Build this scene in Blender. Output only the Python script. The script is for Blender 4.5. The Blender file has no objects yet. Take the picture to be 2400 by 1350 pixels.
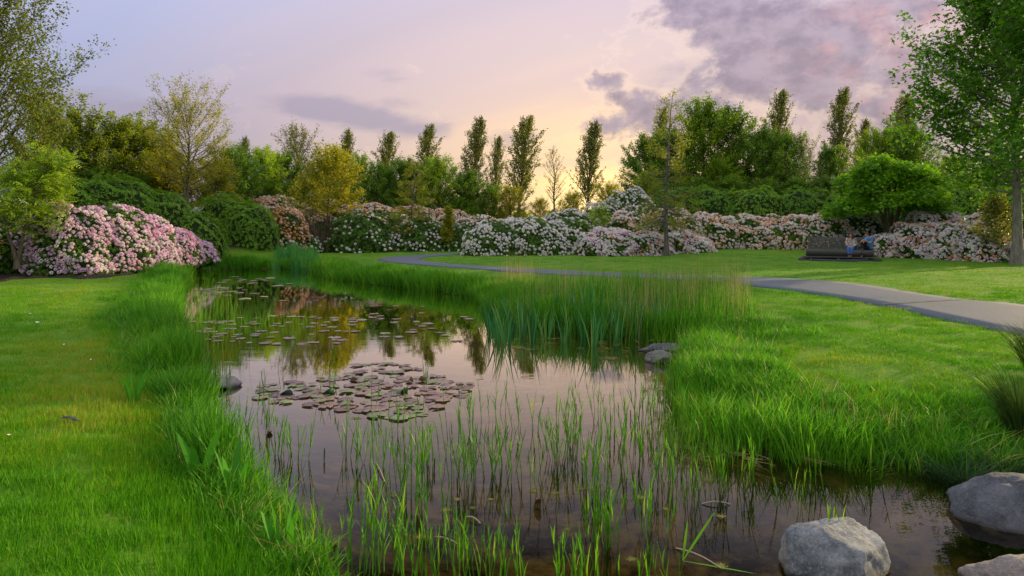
import bpy, bmesh, math, random
import numpy as np
from mathutils import Vector, Matrix, noise as mnoise

sc = bpy.context.scene
R = math.radians

# ------------------------------------------------------------------ camera
F, CX, HZ, CAMZ = 1564.0, 1200.0, 533.0, 2.0      # focal length, centre and horizon in photo pixels; eye height over the water
cam_d = bpy.data.cameras.new('camera')
cam_d.sensor_width = 36.0
cam_d.lens = 36.0 * F / 2400.0
cam_d.shift_y = -(675.0 - HZ) / 2400.0
cam_d.clip_start = 0.05
cam_d.clip_end = 3000.0
cam = bpy.data.objects.new('camera', cam_d)
sc.collection.objects.link(cam)
cam.location = (0, 0, CAMZ)
cam.rotation_euler = (R(90), 0, 0)
sc.camera = cam
sc.render.resolution_x, sc.render.resolution_y = 1024, 576

# ------------------------------------------------------------------ light
SUN_AZ, SUN_EL = 55.0, 10.0                        # degrees right of the view axis, degrees up
sun_d = bpy.data.lights.new('sun', 'SUN')
sun_d.energy = 5.0
sun_d.angle = R(0.6)
sun_d.color = (1.0, 0.74, 0.36)
sun = bpy.data.objects.new('sun', sun_d)
sc.collection.objects.link(sun)
_d = Vector((math.sin(R(SUN_AZ)) * math.cos(R(SUN_EL)), math.cos(R(SUN_AZ)) * math.cos(R(SUN_EL)), math.sin(R(SUN_EL))))
sun.rotation_euler = _d.to_track_quat('Z', 'Y').to_euler()
sun.location = (20, 80, 40)

sc.view_settings.view_transform = 'Standard'
sc.view_settings.look = 'None'
sc.view_settings.gamma = 1.0
sc.view_settings.use_curve_mapping = False
sc.view_settings.exposure = 0.5
sc.render.engine = 'CYCLES'
cy = sc.cycles
cy.use_denoising = True
cy.max_bounces = 7
cy.diffuse_bounces = 3
cy.glossy_bounces = 3
cy.transmission_bounces = 4
cy.transparent_max_bounces = 8
cy.caustics_reflective = False
cy.caustics_refractive = False
cy.sample_clamp_indirect = 6.0


class NT:
    """small helper to write node trees as expressions"""
    def __init__(self, tree):
        self.t = tree
        self.n = tree.nodes
        self.l = tree.links

    def new(self, kind, **kw):
        n = self.n.new(kind)
        for k, v in kw.items():
            setattr(n, k, v)
        return n

    def put(self, sock, v):
        if isinstance(v, bpy.types.NodeSocket):
            self.l.new(v, sock)
        elif v is not None:
            if sock.type == 'RGBA' and len(v) == 3:
                v = (*v, 1.0)
            sock.default_value = v

    def m(self, op, a, b=None, c=None, clamp=False):
        n = self.new('ShaderNodeMath', operation=op, use_clamp=clamp)
        for i, v in enumerate((a, b, c)):
            if v is not None:
                self.put(n.inputs[i], v)
        return n.outputs[0]

    def add(self, a, b): return self.m('ADD', a, b)
    def sub(self, a, b): return self.m('SUBTRACT', a, b)
    def mul(self, a, b): return self.m('MULTIPLY', a, b)
    def div(self, a, b): return self.m('DIVIDE', a, b)

    def mix(self, fac, a, b, mode='MIX'):
        n = self.new('ShaderNodeMix', data_type='RGBA', blend_type=mode)
        self.put(n.inputs[0], fac)
        self.put(n.inputs[6], a)
        self.put(n.inputs[7], b)
        return n.outputs[2]

    def sstep(self, x, lo, hi):
        n = self.new('ShaderNodeMapRange', interpolation_type='SMOOTHSTEP')
        self.put(n.inputs[0], x)
        n.inputs[1].default_value, n.inputs[2].default_value = lo, hi
        n.inputs[3].default_value, n.inputs[4].default_value = 0.0, 1.0
        return n.outputs[0]

    def ramp(self, fac, stops, interp='LINEAR'):
        n = self.new('ShaderNodeValToRGB')
        cr = n.color_ramp
        cr.interpolation = interp
        while len(cr.elements) < len(stops):
            cr.elements.new(0.5)
        for e, (p, c) in zip(cr.elements, stops):
            e.position = p
            e.color = (*c, 1.0)
        self.put(n.inputs[0], fac)
        return n.outputs[0]

    def noise(self, vec, scale, detail=4.0, rough=0.55, dist=0.0, dim='3D'):
        n = self.new('ShaderNodeTexNoise', noise_dimensions=dim)
        if vec is not None:
            self.l.new(vec, n.inputs['Vector'])
        n.inputs['Scale'].default_value = scale
        n.inputs['Detail'].default_value = detail
        n.inputs['Roughness'].default_value = rough
        n.inputs['Distortion'].default_value = dist
        return n.outputs[0]

    def xyz(self, x, y, z):
        n = self.new('ShaderNodeCombineXYZ')
        for i, v in enumerate((x, y, z)):
            self.put(n.inputs[i], v)
        return n.outputs[0]


# ------------------------------------------------------------------ sky
world = bpy.data.worlds.new('World')
sc.world = world
world.use_nodes = True


def dir_deg(px, py):
    az = math.degrees(math.atan2(px - CX, F))
    el = math.degrees(math.atan2((HZ - py), math.hypot(F, px - CX)))
    return az, el


def build_sky():
    w = NT(world.node_tree)
    w.n.clear()
    out = w.new('ShaderNodeOutputWorld')
    tc = w.new('ShaderNodeTexCoord')
    sp = w.new('ShaderNodeSeparateXYZ')
    w.l.new(tc.outputs['Generated'], sp.inputs[0])
    x, y, z = sp.outputs
    az = w.mul(w.m('ARCTAN2', x, y), 57.29578)
    el = w.mul(w.m('ARCSINE', z), 57.29578)
    elp = w.m('MAXIMUM', el, 0.0)
    # distance from the sunset glow, in degrees
    da = w.div(w.sub(az, 7.0), 1.75)
    de = w.sub(elp, 2.0)
    ds = w.m('SQRT', w.add(w.mul(da, da), w.mul(de, de)))
    col = w.ramp(w.div(ds, 60.0), [
        (0.00, (2.0, 1.36, 0.58)), (0.025, (1.55, 1.04, 0.45)), (0.052, (1.10, 0.77, 0.38)), (0.12, (0.82, 0.575, 0.39)), (0.19, (0.61, 0.465, 0.42)),
        (0.29, (0.43, 0.36, 0.415)), (0.42, (0.315, 0.335, 0.49)), (0.70, (0.36, 0.35, 0.42)), (1.00, (0.40, 0.38, 0.39))])
    # thin high streaks, slanting
    k = w.div(1.0, w.add(w.m('MAXIMUM', z, 0.0), 0.16))
    u, v = w.mul(x, k), w.mul(y, k)
    pl = w.xyz(u, v, 0.0)
    ru = w.add(w.mul(u, 0.55), w.mul(v, 0.83))
    rv = w.sub(w.mul(v, 0.55), w.mul(u, 0.83))
    streak = w.noise(w.xyz(w.mul(ru, 2.2), w.mul(rv, 0.35), 3.1), 0.9, 3.0, 0.5)
    col = w.mix(w.mul(w.sstep(streak, 0.47, 0.68), 0.30), col, (0.50, 0.39, 0.44))
    # clouds: soft coverage around the banks one sees, broken up by noise
    def blob(px, py, sa, se, amp, skew=0.0):
        a0, e0 = dir_deg(px, py)
        a = w.sub(az, a0)
        e = w.sub(w.sub(el, e0), w.mul(a, skew))
        q = w.add(w.m('POWER', w.m('ABSOLUTE', w.div(a, sa)), 2.0), w.m('POWER', w.m('ABSOLUTE', w.div(e, se)), 2.0))
        return w.mul(w.m('EXPONENT', w.mul(q, -1.0)), amp)
    cov = None
    for b in ((1900, 110, 11.5, 6.0, 1.15), (2180, 190, 9.0, 7.0, 0.95), (1570, 265, 7.0, 1.9, 1.05, 0.16), (1700, 15, 7.0, 3.0, 0.85), (1640, 200, 4.0, 2.2, 0.8),
              (1440, 185, 2.6, 1.0, 0.62), (1500, 230, 3.5, 1.4, 0.7, 0.2), (1240, 335, 1.5, 1.3, 0.5),
              (1500, 400, 4.0, 1.6, 0.45), (1950, 290, 10.0, 2.2, 0.55), (2450, 60, 14.0, 9.0, 0.7)):
        g = blob(*b)
        cov = g if cov is None else w.m('MAXIMUM', cov, g)
    pc = w.xyz(w.div(az, 10.0), w.div(el, 7.0), 0.0)
    n1 = w.noise(pc, 1.9, 10.0, 0.64, 0.25)
    dens = w.add(w.mul(w.sub(n1, 0.5), 2.5), cov)
    body = w.sstep(dens, 0.33, 0.84)
    # softer, thinner cloud behind the banks
    vcov = None
    for b in ((2050, 240, 13.0, 7.5, 0.95), (1650, 230, 7.0, 4.0, 0.75), (790, 262, 5.5, 1.15, 1.25, -0.12), (900, 290, 7.0, 1.2, 0.9, -0.05), (2500, 150, 20.0, 12.0, 0.9), (240, 245, 8.0, 1.3, 0.75), (1190, 330, 4.5, 1.2, 0.6), (900, 175, 2.4, 1.0, 0.6), (950, 245, 3.0, 0.8, 0.5)):
        g = blob(*b)
        vcov = g if vcov is None else w.m('MAXIMUM', vcov, g)
    n3 = w.noise(w.xyz(w.div(az, 9.0), w.div(w.sub(el, w.mul(az, 0.12)), 3.4), 4.0), 1.3, 8.0, 0.6, 0.3)
    veil = w.sstep(w.add(w.mul(w.sub(n3, 0.5), 1.5), vcov), 0.25, 0.95)
    col = w.mix(w.mul(veil, 0.78), col, w.mix(w.sstep(az, 0.0, 25.0), (0.31, 0.27, 0.35), (0.43, 0.325, 0.34)))
    rim = w.sub(w.sstep(dens, 0.22, 0.46), w.sstep(dens, 0.46, 0.72))
    near = w.m('SUBTRACT', 1.0, w.sstep(ds, 4.0, 30.0))
    col = w.mix(w.mul(w.mul(rim, near), 0.22), col, (0.98, 0.74, 0.50))
    n2 = w.noise(pc, 3.6, 6.0, 0.6, 0.2)
    grey = w.mix(w.sstep(n2, 0.35, 0.65), (0.135, 0.115, 0.195), (0.27, 0.225, 0.31))
    grey = w.mix(w.mul(near, 0.30), grey, (0.56, 0.42, 0.38))
    # pink light on the far side of the bank
    pk = blob(2130, 85, 6.5, 2.6, 1.0)
    pk2 = blob(1960, 260, 9.0, 2.0, 0.7, 0.12)
    pink = w.mul(w.m('MAXIMUM', pk, pk2), w.sstep(w.noise(pc, 2.7, 5.0, 0.6), 0.40, 0.66))
    grey = w.mix(w.mul(pink, 0.65), grey, (0.66, 0.33, 0.30))
    thin = w.add(0.60, w.mul(w.sstep(az, -20.0, 8.0), 0.34))
    col = w.mix(w.mul(body, thin), col, grey)
    # sky made brighter from the horizon up to the zenith, added to raise ambient light
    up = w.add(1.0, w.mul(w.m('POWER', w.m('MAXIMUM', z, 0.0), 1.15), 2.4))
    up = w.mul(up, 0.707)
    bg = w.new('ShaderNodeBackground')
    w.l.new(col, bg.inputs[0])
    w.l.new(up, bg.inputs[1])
    sky = w.new('ShaderNodeTexSky', sky_type='NISHITA', sun_disc=False)
    sky.sun_elevation = R(SUN_EL)
    sky.sun_rotation = R(SUN_AZ)
    sky.dust_density = 2.0
    bg2 = w.new('ShaderNodeBackground')
    w.l.new(sky.outputs[0], bg2.inputs[0])
    bg2.inputs[1].default_value = 0.005
    ad = w.new('ShaderNodeAddShader')
    w.l.new(bg.outputs[0], ad.inputs[0])
    w.l.new(bg2.outputs[0], ad.inputs[1])
    w.l.new(ad.outputs[0], out.inputs[0])


build_sky()

# ------------------------------------------------------------------ helpers
def P(px, py, Y):
    """photo pixel at a known depth"""
    return np.array([(px - CX) * Y / F, Y, CAMZ - (py - HZ) * Y / F])


def G(px, py, z=0.4):
    """photo pixel on a level surface at height z"""
    Y = F * (CAMZ - z) / (py - HZ)
    return np.array([(px - CX) * Y / F, Y, z])


COL = sc.collection


def make_mesh(name, V, faces, mat=None, attrs=None, smooth=False):
    V = np.asarray(V, np.float32)
    me = bpy.data.meshes.new(name)
    fl = [np.asarray(f, np.int32) for f in faces if len(f)]
    me.vertices.add(len(V))
    me.vertices.foreach_set('co', V.ravel())
    loops = np.concatenate([f.ravel() for f in fl])
    tot = np.concatenate([np.full(len(f), f.shape[1], np.int32) for f in fl])
    start = np.concatenate([[0], np.cumsum(tot)[:-1]]).astype(np.int32)
    me.loops.add(len(loops))
    me.loops.foreach_set('vertex_index', loops)
    me.polygons.add(len(tot))
    me.polygons.foreach_set('loop_start', start)
    me.polygons.foreach_set('loop_total', tot)
    me.polygons.foreach_set('use_smooth', np.full(len(tot), smooth))
    for k, a in (attrs or {}).items():
        at = me.attributes.new(k, 'FLOAT', 'POINT')
        at.data.foreach_set('value', np.asarray(a, np.float32))
    me.update(calc_edges=True)
    me.validate()
    if mat:
        me.materials.append(mat)
    return me


def link(name, data, parent=None, loc=None, rot=None, scale=None, **props):
    o = bpy.data.objects.new(name, data)
    COL.objects.link(o)
    if parent is not None:
        o.parent = parent
    if loc is not None:
        o.location = [float(c) for c in loc]
    if rot is not None:
        o.rotation_euler = rot
    if scale is not None:
        o.scale = scale
    for k, v in props.items():
        o[k] = v
    return o


def thing(name, label, category, loc=(0, 0, 0), rotz=0.0, scale=(1, 1, 1), group=None):
    o = link(name, None, None, loc, (0, 0, rotz), scale, label=label, category=category)
    o.empty_display_size = 0.2
    if group:
        o['group'] = group
    return o


def copy_thing(src, loc, rotz, scale, label=None, group=None):
    r = src.copy()
    COL.objects.link(r)
    r.location = [float(c) for c in loc]
    r.rotation_euler = (0, 0, rotz)
    r.scale = scale
    if label:
        r['label'] = label
    if group:
        r['group'] = group
    for ch in src.children:
        c = ch.copy()
        COL.objects.link(c)
        c.parent = r
    return r


class Geo:
    """collects vertices, faces and one tint value per vertex"""
    def __init__(self):
        self.V, self.Fq, self.T, self.n = [], [], [], 0

    def add(self, V, faces, tint=0.5):
        V = np.asarray(V, float)
        self.V.append(V)
        for f in faces:
            if len(f):
                self.Fq.append(np.asarray(f) + self.n)
        self.T.append(np.broadcast_to(np.asarray(tint, float), (len(V),)))
        self.n += len(V)

    def mesh(self, name, mat, smooth=False):
        by = {}
        for f in self.Fq:
            by.setdefault(f.shape[1], []).append(f)
        return make_mesh(name, np.concatenate(self.V), [np.concatenate(v) for v in by.values()], mat,
                         {'tint': np.concatenate(self.T)}, smooth)


def unit(a):
    return a / np.maximum(np.linalg.norm(a, axis=-1, keepdims=True), 1e-9)


def tube(pts, rad, sides=6):
    pts = np.asarray(pts, float)
    rad = np.broadcast_to(np.asarray(rad, float), (len(pts),))
    n = len(pts)
    t = unit(np.gradient(pts, axis=0))
    ref = np.array([0.31, 0.17, 0.05]) if abs(t[:, 2]).mean() > 0.5 else np.array([0.0, 0.0, 1.0])
    u = unit(np.cross(t, ref))
    v = np.cross(t, u)
    a = np.arange(sides) * 2 * np.pi / sides
    ring = np.cos(a)[None, :, None] * u[:, None] + np.sin(a)[None, :, None] * v[:, None]
    V = (pts[:, None] + ring * rad[:, None, None]).reshape(-1, 3)
    i = np.arange(n - 1)[:, None] * sides
    j = np.arange(sides)[None, :]
    j2 = (j + 1) % sides
    q = np.stack([i + j, i + j2, i + sides + j2, i + sides + j], -1).reshape(-1, 4)
    return V, q


# ------------------------------------------------------------------ materials
def new_mat(name):
    m = bpy.data.materials.new(name)
    m.use_nodes = True
    t = NT(m.node_tree)
    t.n.clear()
    out = t.new('ShaderNodeOutputMaterial')
    return m, t, out


def principled(t, out, base, rough=0.6, spec=0.4, bump=None, bstr=0.3, bdist=0.02):
    p = t.new('ShaderNodeBsdfPrincipled')
    t.put(p.inputs['Base Color'], base)
    t.put(p.inputs['Roughness'], rough)
    p.inputs['Specular IOR Level'].default_value = spec
    if bump is not None:
        b = t.new('ShaderNodeBump')
        b.inputs['Strength'].default_value = bstr
        b.inputs['Distance'].default_value = bdist
        t.put(b.inputs['Height'], bump)
        t.l.new(b.outputs[0], p.inputs['Normal'])
    if out is not None:
        t.l.new(p.outputs[0], out.inputs[0])
    return p


def leaf_mat(name, stops, trans=0.4, rough=0.5, spec=0.35, inst=False, vary=0.0, warm=(1.25, 1.15, 0.55), gain=1.0):
    m, t, out = new_mat(name)
    a = t.new('ShaderNodeAttribute', attribute_name='tint', attribute_type='GEOMETRY')
    f = a.outputs['Fac']
    if inst:
        b = t.new('ShaderNodeAttribute', attribute_name='itint', attribute_type='INSTANCER')
        f = t.add(t.mul(f, 0.5), t.mul(b.outputs["Fac"], 0.55))
    if vary:
        oi = t.new('ShaderNodeObjectInfo')
        f = t.add(f, t.mul(t.sub(oi.outputs['Random'], 0.5), vary))
    col = t.ramp(f, [(p, tuple(min(1.0, x * gain) for x in c)) for p, c in stops])
    p = principled(t, None, col, rough, spec)
    tr = t.new('ShaderNodeBsdfTranslucent')
    t.put(tr.inputs[0], t.mix(1.0, col, warm, 'MULTIPLY'))
    mx = t.new('ShaderNodeMixShader')
    mx.inputs[0].default_value = trans
    t.l.new(p.outputs[0], mx.inputs[1])
    t.l.new(tr.outputs[0], mx.inputs[2])
    t.l.new(mx.outputs[0], out.inputs[0])
    return m


def bark_mat(name, c0, c1, scale=14.0):
    m, t, out = new_mat(name)
    tc = t.new('ShaderNodeTexCoord')
    mp = t.new('ShaderNodeMapping')
    mp.inputs['Scale'].default_value = (1, 1, 0.22)
    t.l.new(tc.outputs['Object'], mp.inputs[0])
    n = t.noise(mp.outputs[0], scale, 6, 0.65)
    n2 = t.noise(tc.outputs['Object'], 3.0, 3, 0.6)
    col = t.mix(t.sstep(n, 0.3, 0.7), c0, c1)
    col = t.mix(t.mul(t.sstep(n2, 0.5, 0.7), 0.5), col, (c1[0] * 0.8, c1[1] * 1.05, c1[2] * 0.75))
    principled(t, out, col, 0.85, 0.2, n, 0.6, 0.03)
    return m

# ------------------------------------------------------------------ terrain
WATER_PX = [(455, 636), (430, 655), (415, 680), (395, 740), (400, 800), (440, 880), (470, 960), (490, 1050), (560, 1150), (640, 1240), (735, 1350)]
RIGHT_PX = [(2420, 1085), (2260, 1108), (2130, 1090), (1900, 1078), (1720, 1062), (1650, 1025), (1610, 950), (1605, 880), (1640, 835), (1600, 806),
            (1500, 795), (1350, 782), (1200, 762), (1150, 735), (1130, 702), (1050, 688), (900, 670), (800, 657), (740, 645), (735, 634), (600, 630)]
_pl = [G(a, b, 0.0)[:2] for a, b in WATER_PX]
_pl += [np.array(q) for q in ((-0.55, 2.9), (0.6, 2.0), (2.5, 1.4), (4.6, 1.6), (5.6, 3.2), (5.4, 4.9))]
_pl += [G(a, b, 0.0)[:2] for a, b in RIGHT_PX]
POND = np.array(_pl)


def smooth_closed(p, it=2):
    for _ in range(it):
        q = np.roll(p, -1, 0)
        p = np.stack([0.75 * p + 0.25 * q, 0.25 * p + 0.75 * q], 1).reshape(-1, 2)
    return p


POND = smooth_closed(POND, 2)


def poly_sd(x, y, poly):
    """signed distance, positive outside"""
    x = np.asarray(x, float)
    sh = x.shape
    x = x.ravel()
    y = np.asarray(y, float).ravel()
    d2 = np.full(x.shape, 1e18)
    ins = np.zeros(x.shape, bool)
    n = len(poly)
    for i in range(n):
        ax, ay = poly[i]
        bx, by = poly[(i + 1) % n]
        ex, ey = bx - ax, by - ay
        t = np.clip(((x - ax) * ex + (y - ay) * ey) / (ex * ex + ey * ey + 1e-12), 0, 1)
        d2 = np.minimum(d2, (x - ax - t * ex) ** 2 + (y - ay - t * ey) ** 2)
        c = (ay > y) != (by > y)
        xi = ax + (y - ay) * ex / (ey if abs(ey) > 1e-12 else 1e-12)
        ins ^= c & (x < xi)
    d = np.sqrt(d2)
    return np.where(ins, -d, d).reshape(sh)


def line_dist(x, y, pts):
    """distance to an open polyline and the interpolated third value of its points"""
    best = np.full(np.shape(x), 1e18)
    val = np.zeros(np.shape(x))
    for (ax, ay, av), (bx, by, bv) in zip(pts[:-1], pts[1:]):
        ex, ey = bx - ax, by - ay
        t = np.clip(((x - ax) * ex + (y - ay) * ey) / (ex * ex + ey * ey), 0, 1)
        d = np.hypot(x - ax - t * ex, y - ay - t * ey)
        k = d < best
        best = np.where(k, d, best)
        val = np.where(k, av + t * (bv - av), val)
    return best, val


def sst(a, lo, hi):
    t = np.clip((a - lo) / (hi - lo), 0, 1)
    return t * t * (3 - 2 * t)


RIDGES = [([(-42, 24, 1.2), (-27, 30, 2.6), (-21, 34.5, 2.7), (-16.2, 37, 2.0)], 2.6),
          ([(-30, 44, 2.4), (-20, 50, 2.7), (-12, 52, 2.4), (-6, 53, 1.7), (0, 54, 1.0), (2, 55, 0.6)], 3.6),
          ([(3.2, 46, 1.0), (8.5, 48, 2.3), (14, 48.5, 2.6), (22, 47.5, 2.6), (27, 41, 2.4), (34, 37, 2.4), (46, 34, 2.2)], 3.2)]


def ground_z(x, y, bumps=True):
    x = np.asarray(x, float)
    y = np.asarray(y, float)
    sd = poly_sd(x, y, POND)
    lawn = 0.42 + 0.38 * sst(y, 31, 41) * sst(x, 5, 11) + 0.05 * np.sin(x * 0.31 + 1) * np.sin(y * 0.23)
    z = np.where(sd > 0, lawn * (1 - np.exp(-np.maximum(sd, 0) / 0.95)), -0.62 * (1 - np.exp(np.minimum(sd, 0) / 0.8)))
    if bumps:
        z = z + np.where(sd > 0, 1, 0.5) * (0.02 * np.sin(x * 3.1 + np.sin(y * 2.3)) * np.sin(y * 2.7 + 1.3 * np.sin(x * 1.9))) * np.clip(np.abs(sd) / 0.6, 0, 1)
    for pts, w in RIDGES:
        d, a = line_dist(x, y, pts)
        z = z + a * np.exp(-(d / w) ** 2)
    return z


def ridge_amp(x, y):
    z = np.zeros_like(x)
    for pts, w in RIDGES:
        d, a = line_dist(x, y, pts)
        z = np.maximum(z, a * np.exp(-(d / w) ** 2))
    return z


def gz(x, y):
    return float(ground_z(np.array([x]), np.array([y]))[0])


def axis(segs):
    out = []
    for a, b, s in segs:
        out.append(np.arange(a, b, s))
    return np.concatenate(out + [np.array([segs[-1][1]])])


xs = axis([(-400, -60, 20), (-60, -30, 2.0), (-30, -14, 0.6), (-14, -6, 0.25), (-6, 8, 0.14), (8, 14, 0.3), (14, 36, 0.6), (36, 60, 2), (60, 400, 20)])
ys = axis([(-60, -6, 6), (-6, 1, 0.5), (1, 12, 0.14), (12, 24, 0.28), (24, 60, 0.6), (60, 90, 2.5), (90, 700, 25)])
XX, YY = np.meshgrid(xs, ys)
ZZ = ground_z(XX, YY)
nx, ny = len(xs), len(ys)
ii = np.arange(ny - 1)[:, None] * nx + np.arange(nx - 1)[None, :]
quads = np.stack([ii, ii + 1, ii + nx + 1, ii + nx], -1).reshape(-1, 4)
SD = poly_sd(XX, YY, POND)


def ground_material():
    m, t, out = new_mat('ground')
    g = t.new('ShaderNodeNewGeometry')
    pos = g.outputs['Position']
    a = t.new('ShaderNodeAttribute', attribute_name='sd')
    sd = a.outputs['Fac']
    n1 = t.noise(pos, 0.55, 4, 0.6)
    n2 = t.noise(pos, 7.0, 5, 0.7)
    n3 = t.noise(pos, 60.0, 3, 0.7)
    grass = t.ramp(t.add(t.mul(n1, 0.6), t.mul(n2, 0.4)), [(0.30, (0.050, 0.150, 0.008)), (0.5, (0.085, 0.215, 0.009)), (0.64, (0.140, 0.230, 0.016)), (0.75, (0.18, 0.19, 0.04))])
    grass = t.mix(t.mul(t.sstep(n3, 0.4, 0.7), 0.5), grass, (0.055, 0.120, 0.010))
    soil = t.mix(n2, (0.018, 0.013, 0.009), (0.05, 0.038, 0.024))
    bed = t.mix(t.sstep(t.noise(pos, 2.1, 7, 0.7, 0.15), 0.40, 0.66), (0.014, 0.011, 0.007), (0.19, 0.15, 0.065))
    bed = t.mix(t.mul(t.sstep(t.noise(pos, 5.0, 5, 0.7), 0.5, 0.7), 0.6), bed, (0.16, 0.15, 0.045))
    col = t.mix(t.sstep(sd, 0.02, 0.30), soil, grass)
    bk = t.new('ShaderNodeAttribute', attribute_name='bank')
    col = t.mix(t.sstep(t.add(bk.outputs['Fac'], t.mul(n2, 0.3)), 0.45, 0.75), col, soil)
    col = t.mix(t.sstep(sd, -0.25, 0.0), bed, col)
    principled(t, out, col, 0.9, 0.15, n3, 0.5, 0.02)
    return m


me = make_mesh('ground', np.stack([XX, YY, ZZ], -1).reshape(-1, 3), [quads], ground_material(), {'sd': SD.ravel(), 'bank': ridge_amp(XX, YY).ravel()}, True)
link('ground', me, kind='structure')


def water_material():
    m, t, out = new_mat('water')
    g = t.new('ShaderNodeNewGeometry')
    mp = t.new('ShaderNodeMapping')
    mp.inputs['Scale'].default_value = (0.6, 2.2, 1)
    t.l.new(g.outputs['Position'], mp.inputs[0])
    h = t.add(t.noise(mp.outputs[0], 2.2, 3, 0.5), t.mul(t.noise(mp.outputs[0], 9.0, 2, 0.5), 0.25))
    patch = t.sstep(t.noise(g.outputs['Position'], 0.22, 2, 0.5), 0.42, 0.62)
    b = t.new('ShaderNodeBump')
    t.put(b.inputs['Strength'], t.add(0.006, t.mul(patch, 0.022)))
    b.inputs['Distance'].default_value = 0.05
    t.put(b.inputs['Height'], h)
    fr = t.new('ShaderNodeFresnel')
    fr.inputs['IOR'].default_value = 1.36
    t.l.new(b.outputs[0], fr.inputs['Normal'])
    tr = t.new('ShaderNodeBsdfTransparent')
    tr.inputs[0].default_value = (0.78, 0.70, 0.50, 1)
    gl = t.new('ShaderNodeBsdfGlossy')
    gl.inputs['Roughness'].default_value = 0.012
    gl.inputs[0].default_value = (1.0, 0.95, 0.83, 1)
    t.l.new(b.outputs[0], gl.inputs['Normal'])
    mx = t.new('ShaderNodeMixShader')
    t.put(mx.inputs[0], t.m('SUBTRACT', t.mul(fr.outputs[0], 2.7), 0.215, clamp=True))
    t.l.new(tr.outputs[0], mx.inputs[1])
    t.l.new(gl.outputs[0], mx.inputs[2])
    t.l.new(mx.outputs[0], out.inputs[0])
    return m


x0, x1, y0, y1 = POND[:, 0].min() - 0.5, POND[:, 0].max() + 0.5, POND[:, 1].min() - 0.5, POND[:, 1].max() + 0.5
link('water', make_mesh('water', [(x0, y0, 0), (x1, y0, 0), (x1, y1, 0), (x0, y1, 0)], [[(0, 1, 2, 3)]], water_material()), kind='structure')

# asphalt path: centre line with half widths, laid over the lawn
NEAR = [(2560, 850), (2400, 785), (2255, 755), (2070, 715), (1922, 689), (1774, 670), (1700, 662), (1500, 649.5), (1295, 640.5), (1100, 628.5), (1000, 621.5), (930, 615), (893, 609.5), (884, 606), (890, 602.5), (920, 599.5), (990, 596), (1060, 593), (1120, 590.2)]
FAR = [(2560, 735), (2400, 711), (2255, 704), (2070, 675), (1996, 665), (1850, 654), (1700, 646.5), (1500, 639), (1295, 630.5), (1140, 624), (1060, 619), (1015, 614), (990, 609.5), (984, 606), (990, 603), (1010, 600.5), (1050, 597.5), (1090, 595), (1130, 592.2)]


def resample(p, n):
    p = np.array(p)
    d = np.concatenate([[0], np.cumsum(np.linalg.norm(np.diff(p, axis=0), axis=1))])
    s = np.linspace(0, d[-1], n)
    return np.stack([np.interp(s, d, p[:, k]) for k in range(2)], -1)


def chaikin(p, it=2):
    p = np.array(p, float)
    for _ in range(it):
        q = np.stack([0.75 * p[:-1] + 0.25 * p[1:], 0.25 * p[:-1] + 0.75 * p[1:]], 1).reshape(-1, 2)
        p = np.concatenate([p[:1], q, p[-1:]])
    return p


_n = [np.array(q) for q in ((6.6, 0.5), (7.0, 4.0))] + [G(a, b, 0.44)[:2] for a, b in NEAR[1:]]
_f = [np.array(q) for q in ((9.2, 0.0), (9.9, 5.0), (10.6, 10.5))] + [G(a, b, 0.44)[:2] for a, b in FAR[1:]]
edge_n = resample(chaikin(_n), 160)
edge_f = resample(chaikin(_f), 160)
PATH = np.concatenate([edge_n, edge_f[::-1]])
rows = []
for k, s in enumerate(np.linspace(0, 1, 7)):
    q = edge_n * (1 - s) + edge_f * s
    zz = ground_z(q[:, 0], q[:, 1], False) + 0.025 + 0.02 * math.sin(math.pi * s)
    rows.append(np.column_stack([q, zz]))
# turned-down edges so that the sheet has a thickness
rows = [rows[0] - [0, 0, 0.10]] + rows + [rows[-1] - [0, 0, 0.10]]
V = np.concatenate(rows)
nr = len(rows)
i = np.arange(nr - 1)[:, None] * 160 + np.arange(159)[None, :]
fq = np.stack([i, i + 1, i + 161, i + 160], -1).reshape(-1, 4)


def asphalt_material():
    m, t, out = new_mat('asphalt')
    g = t.new('ShaderNodeNewGeometry')
    n = t.noise(g.outputs['Position'], 45, 4, 0.75)
    n2 = t.noise(g.outputs['Position'], 0.8, 5, 0.6)
    col = t.mix(n2, (0.042, 0.062, 0.090), (0.082, 0.108, 0.140))
    n4 = t.noise(g.outputs['Position'], 4.0, 6, 0.75, 0.5)
    col = t.mix(t.mul(t.sstep(n4, 0.52, 0.7), 0.45), col, (0.06, 0.07, 0.08))
    col = t.mix(t.mul(t.sstep(n, 0.45, 0.7), 0.6), col, (0.14, 0.165, 0.19))
    principled(t, out, col, 0.75, 0.35, n, 0.35, 0.01)
    return m


asph = asphalt_material()
link('path', make_mesh('path', V, [fq[:, ::-1]], asph, smooth=True), kind='structure')
_m, _t, _o = new_mat('path_seam')
principled(_t, _o, (0.03, 0.033, 0.037), 0.9)
sa, sb = G(2068, 714, 0.45), G(2292, 702.5, 0.45)
q = np.linspace(0, 1, 24)[:, None] * (sb - sa) + sa
q[:, 2] = ground_z(q[:, 0], q[:, 1], False) + 0.052
dd = np.array([0.0, 0.022, 0])
wv = 0.02 * np.sin(np.arange(24) * 1.7)[:, None] * np.array([0, 1, 0])
V = np.concatenate([q + wv - dd, q + wv + dd])
k = np.arange(23)
link('path_seam', make_mesh('path_seam', V, [np.stack([k, k + 1, k + 25, k + 24], -1)], _m), kind='structure')

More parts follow.
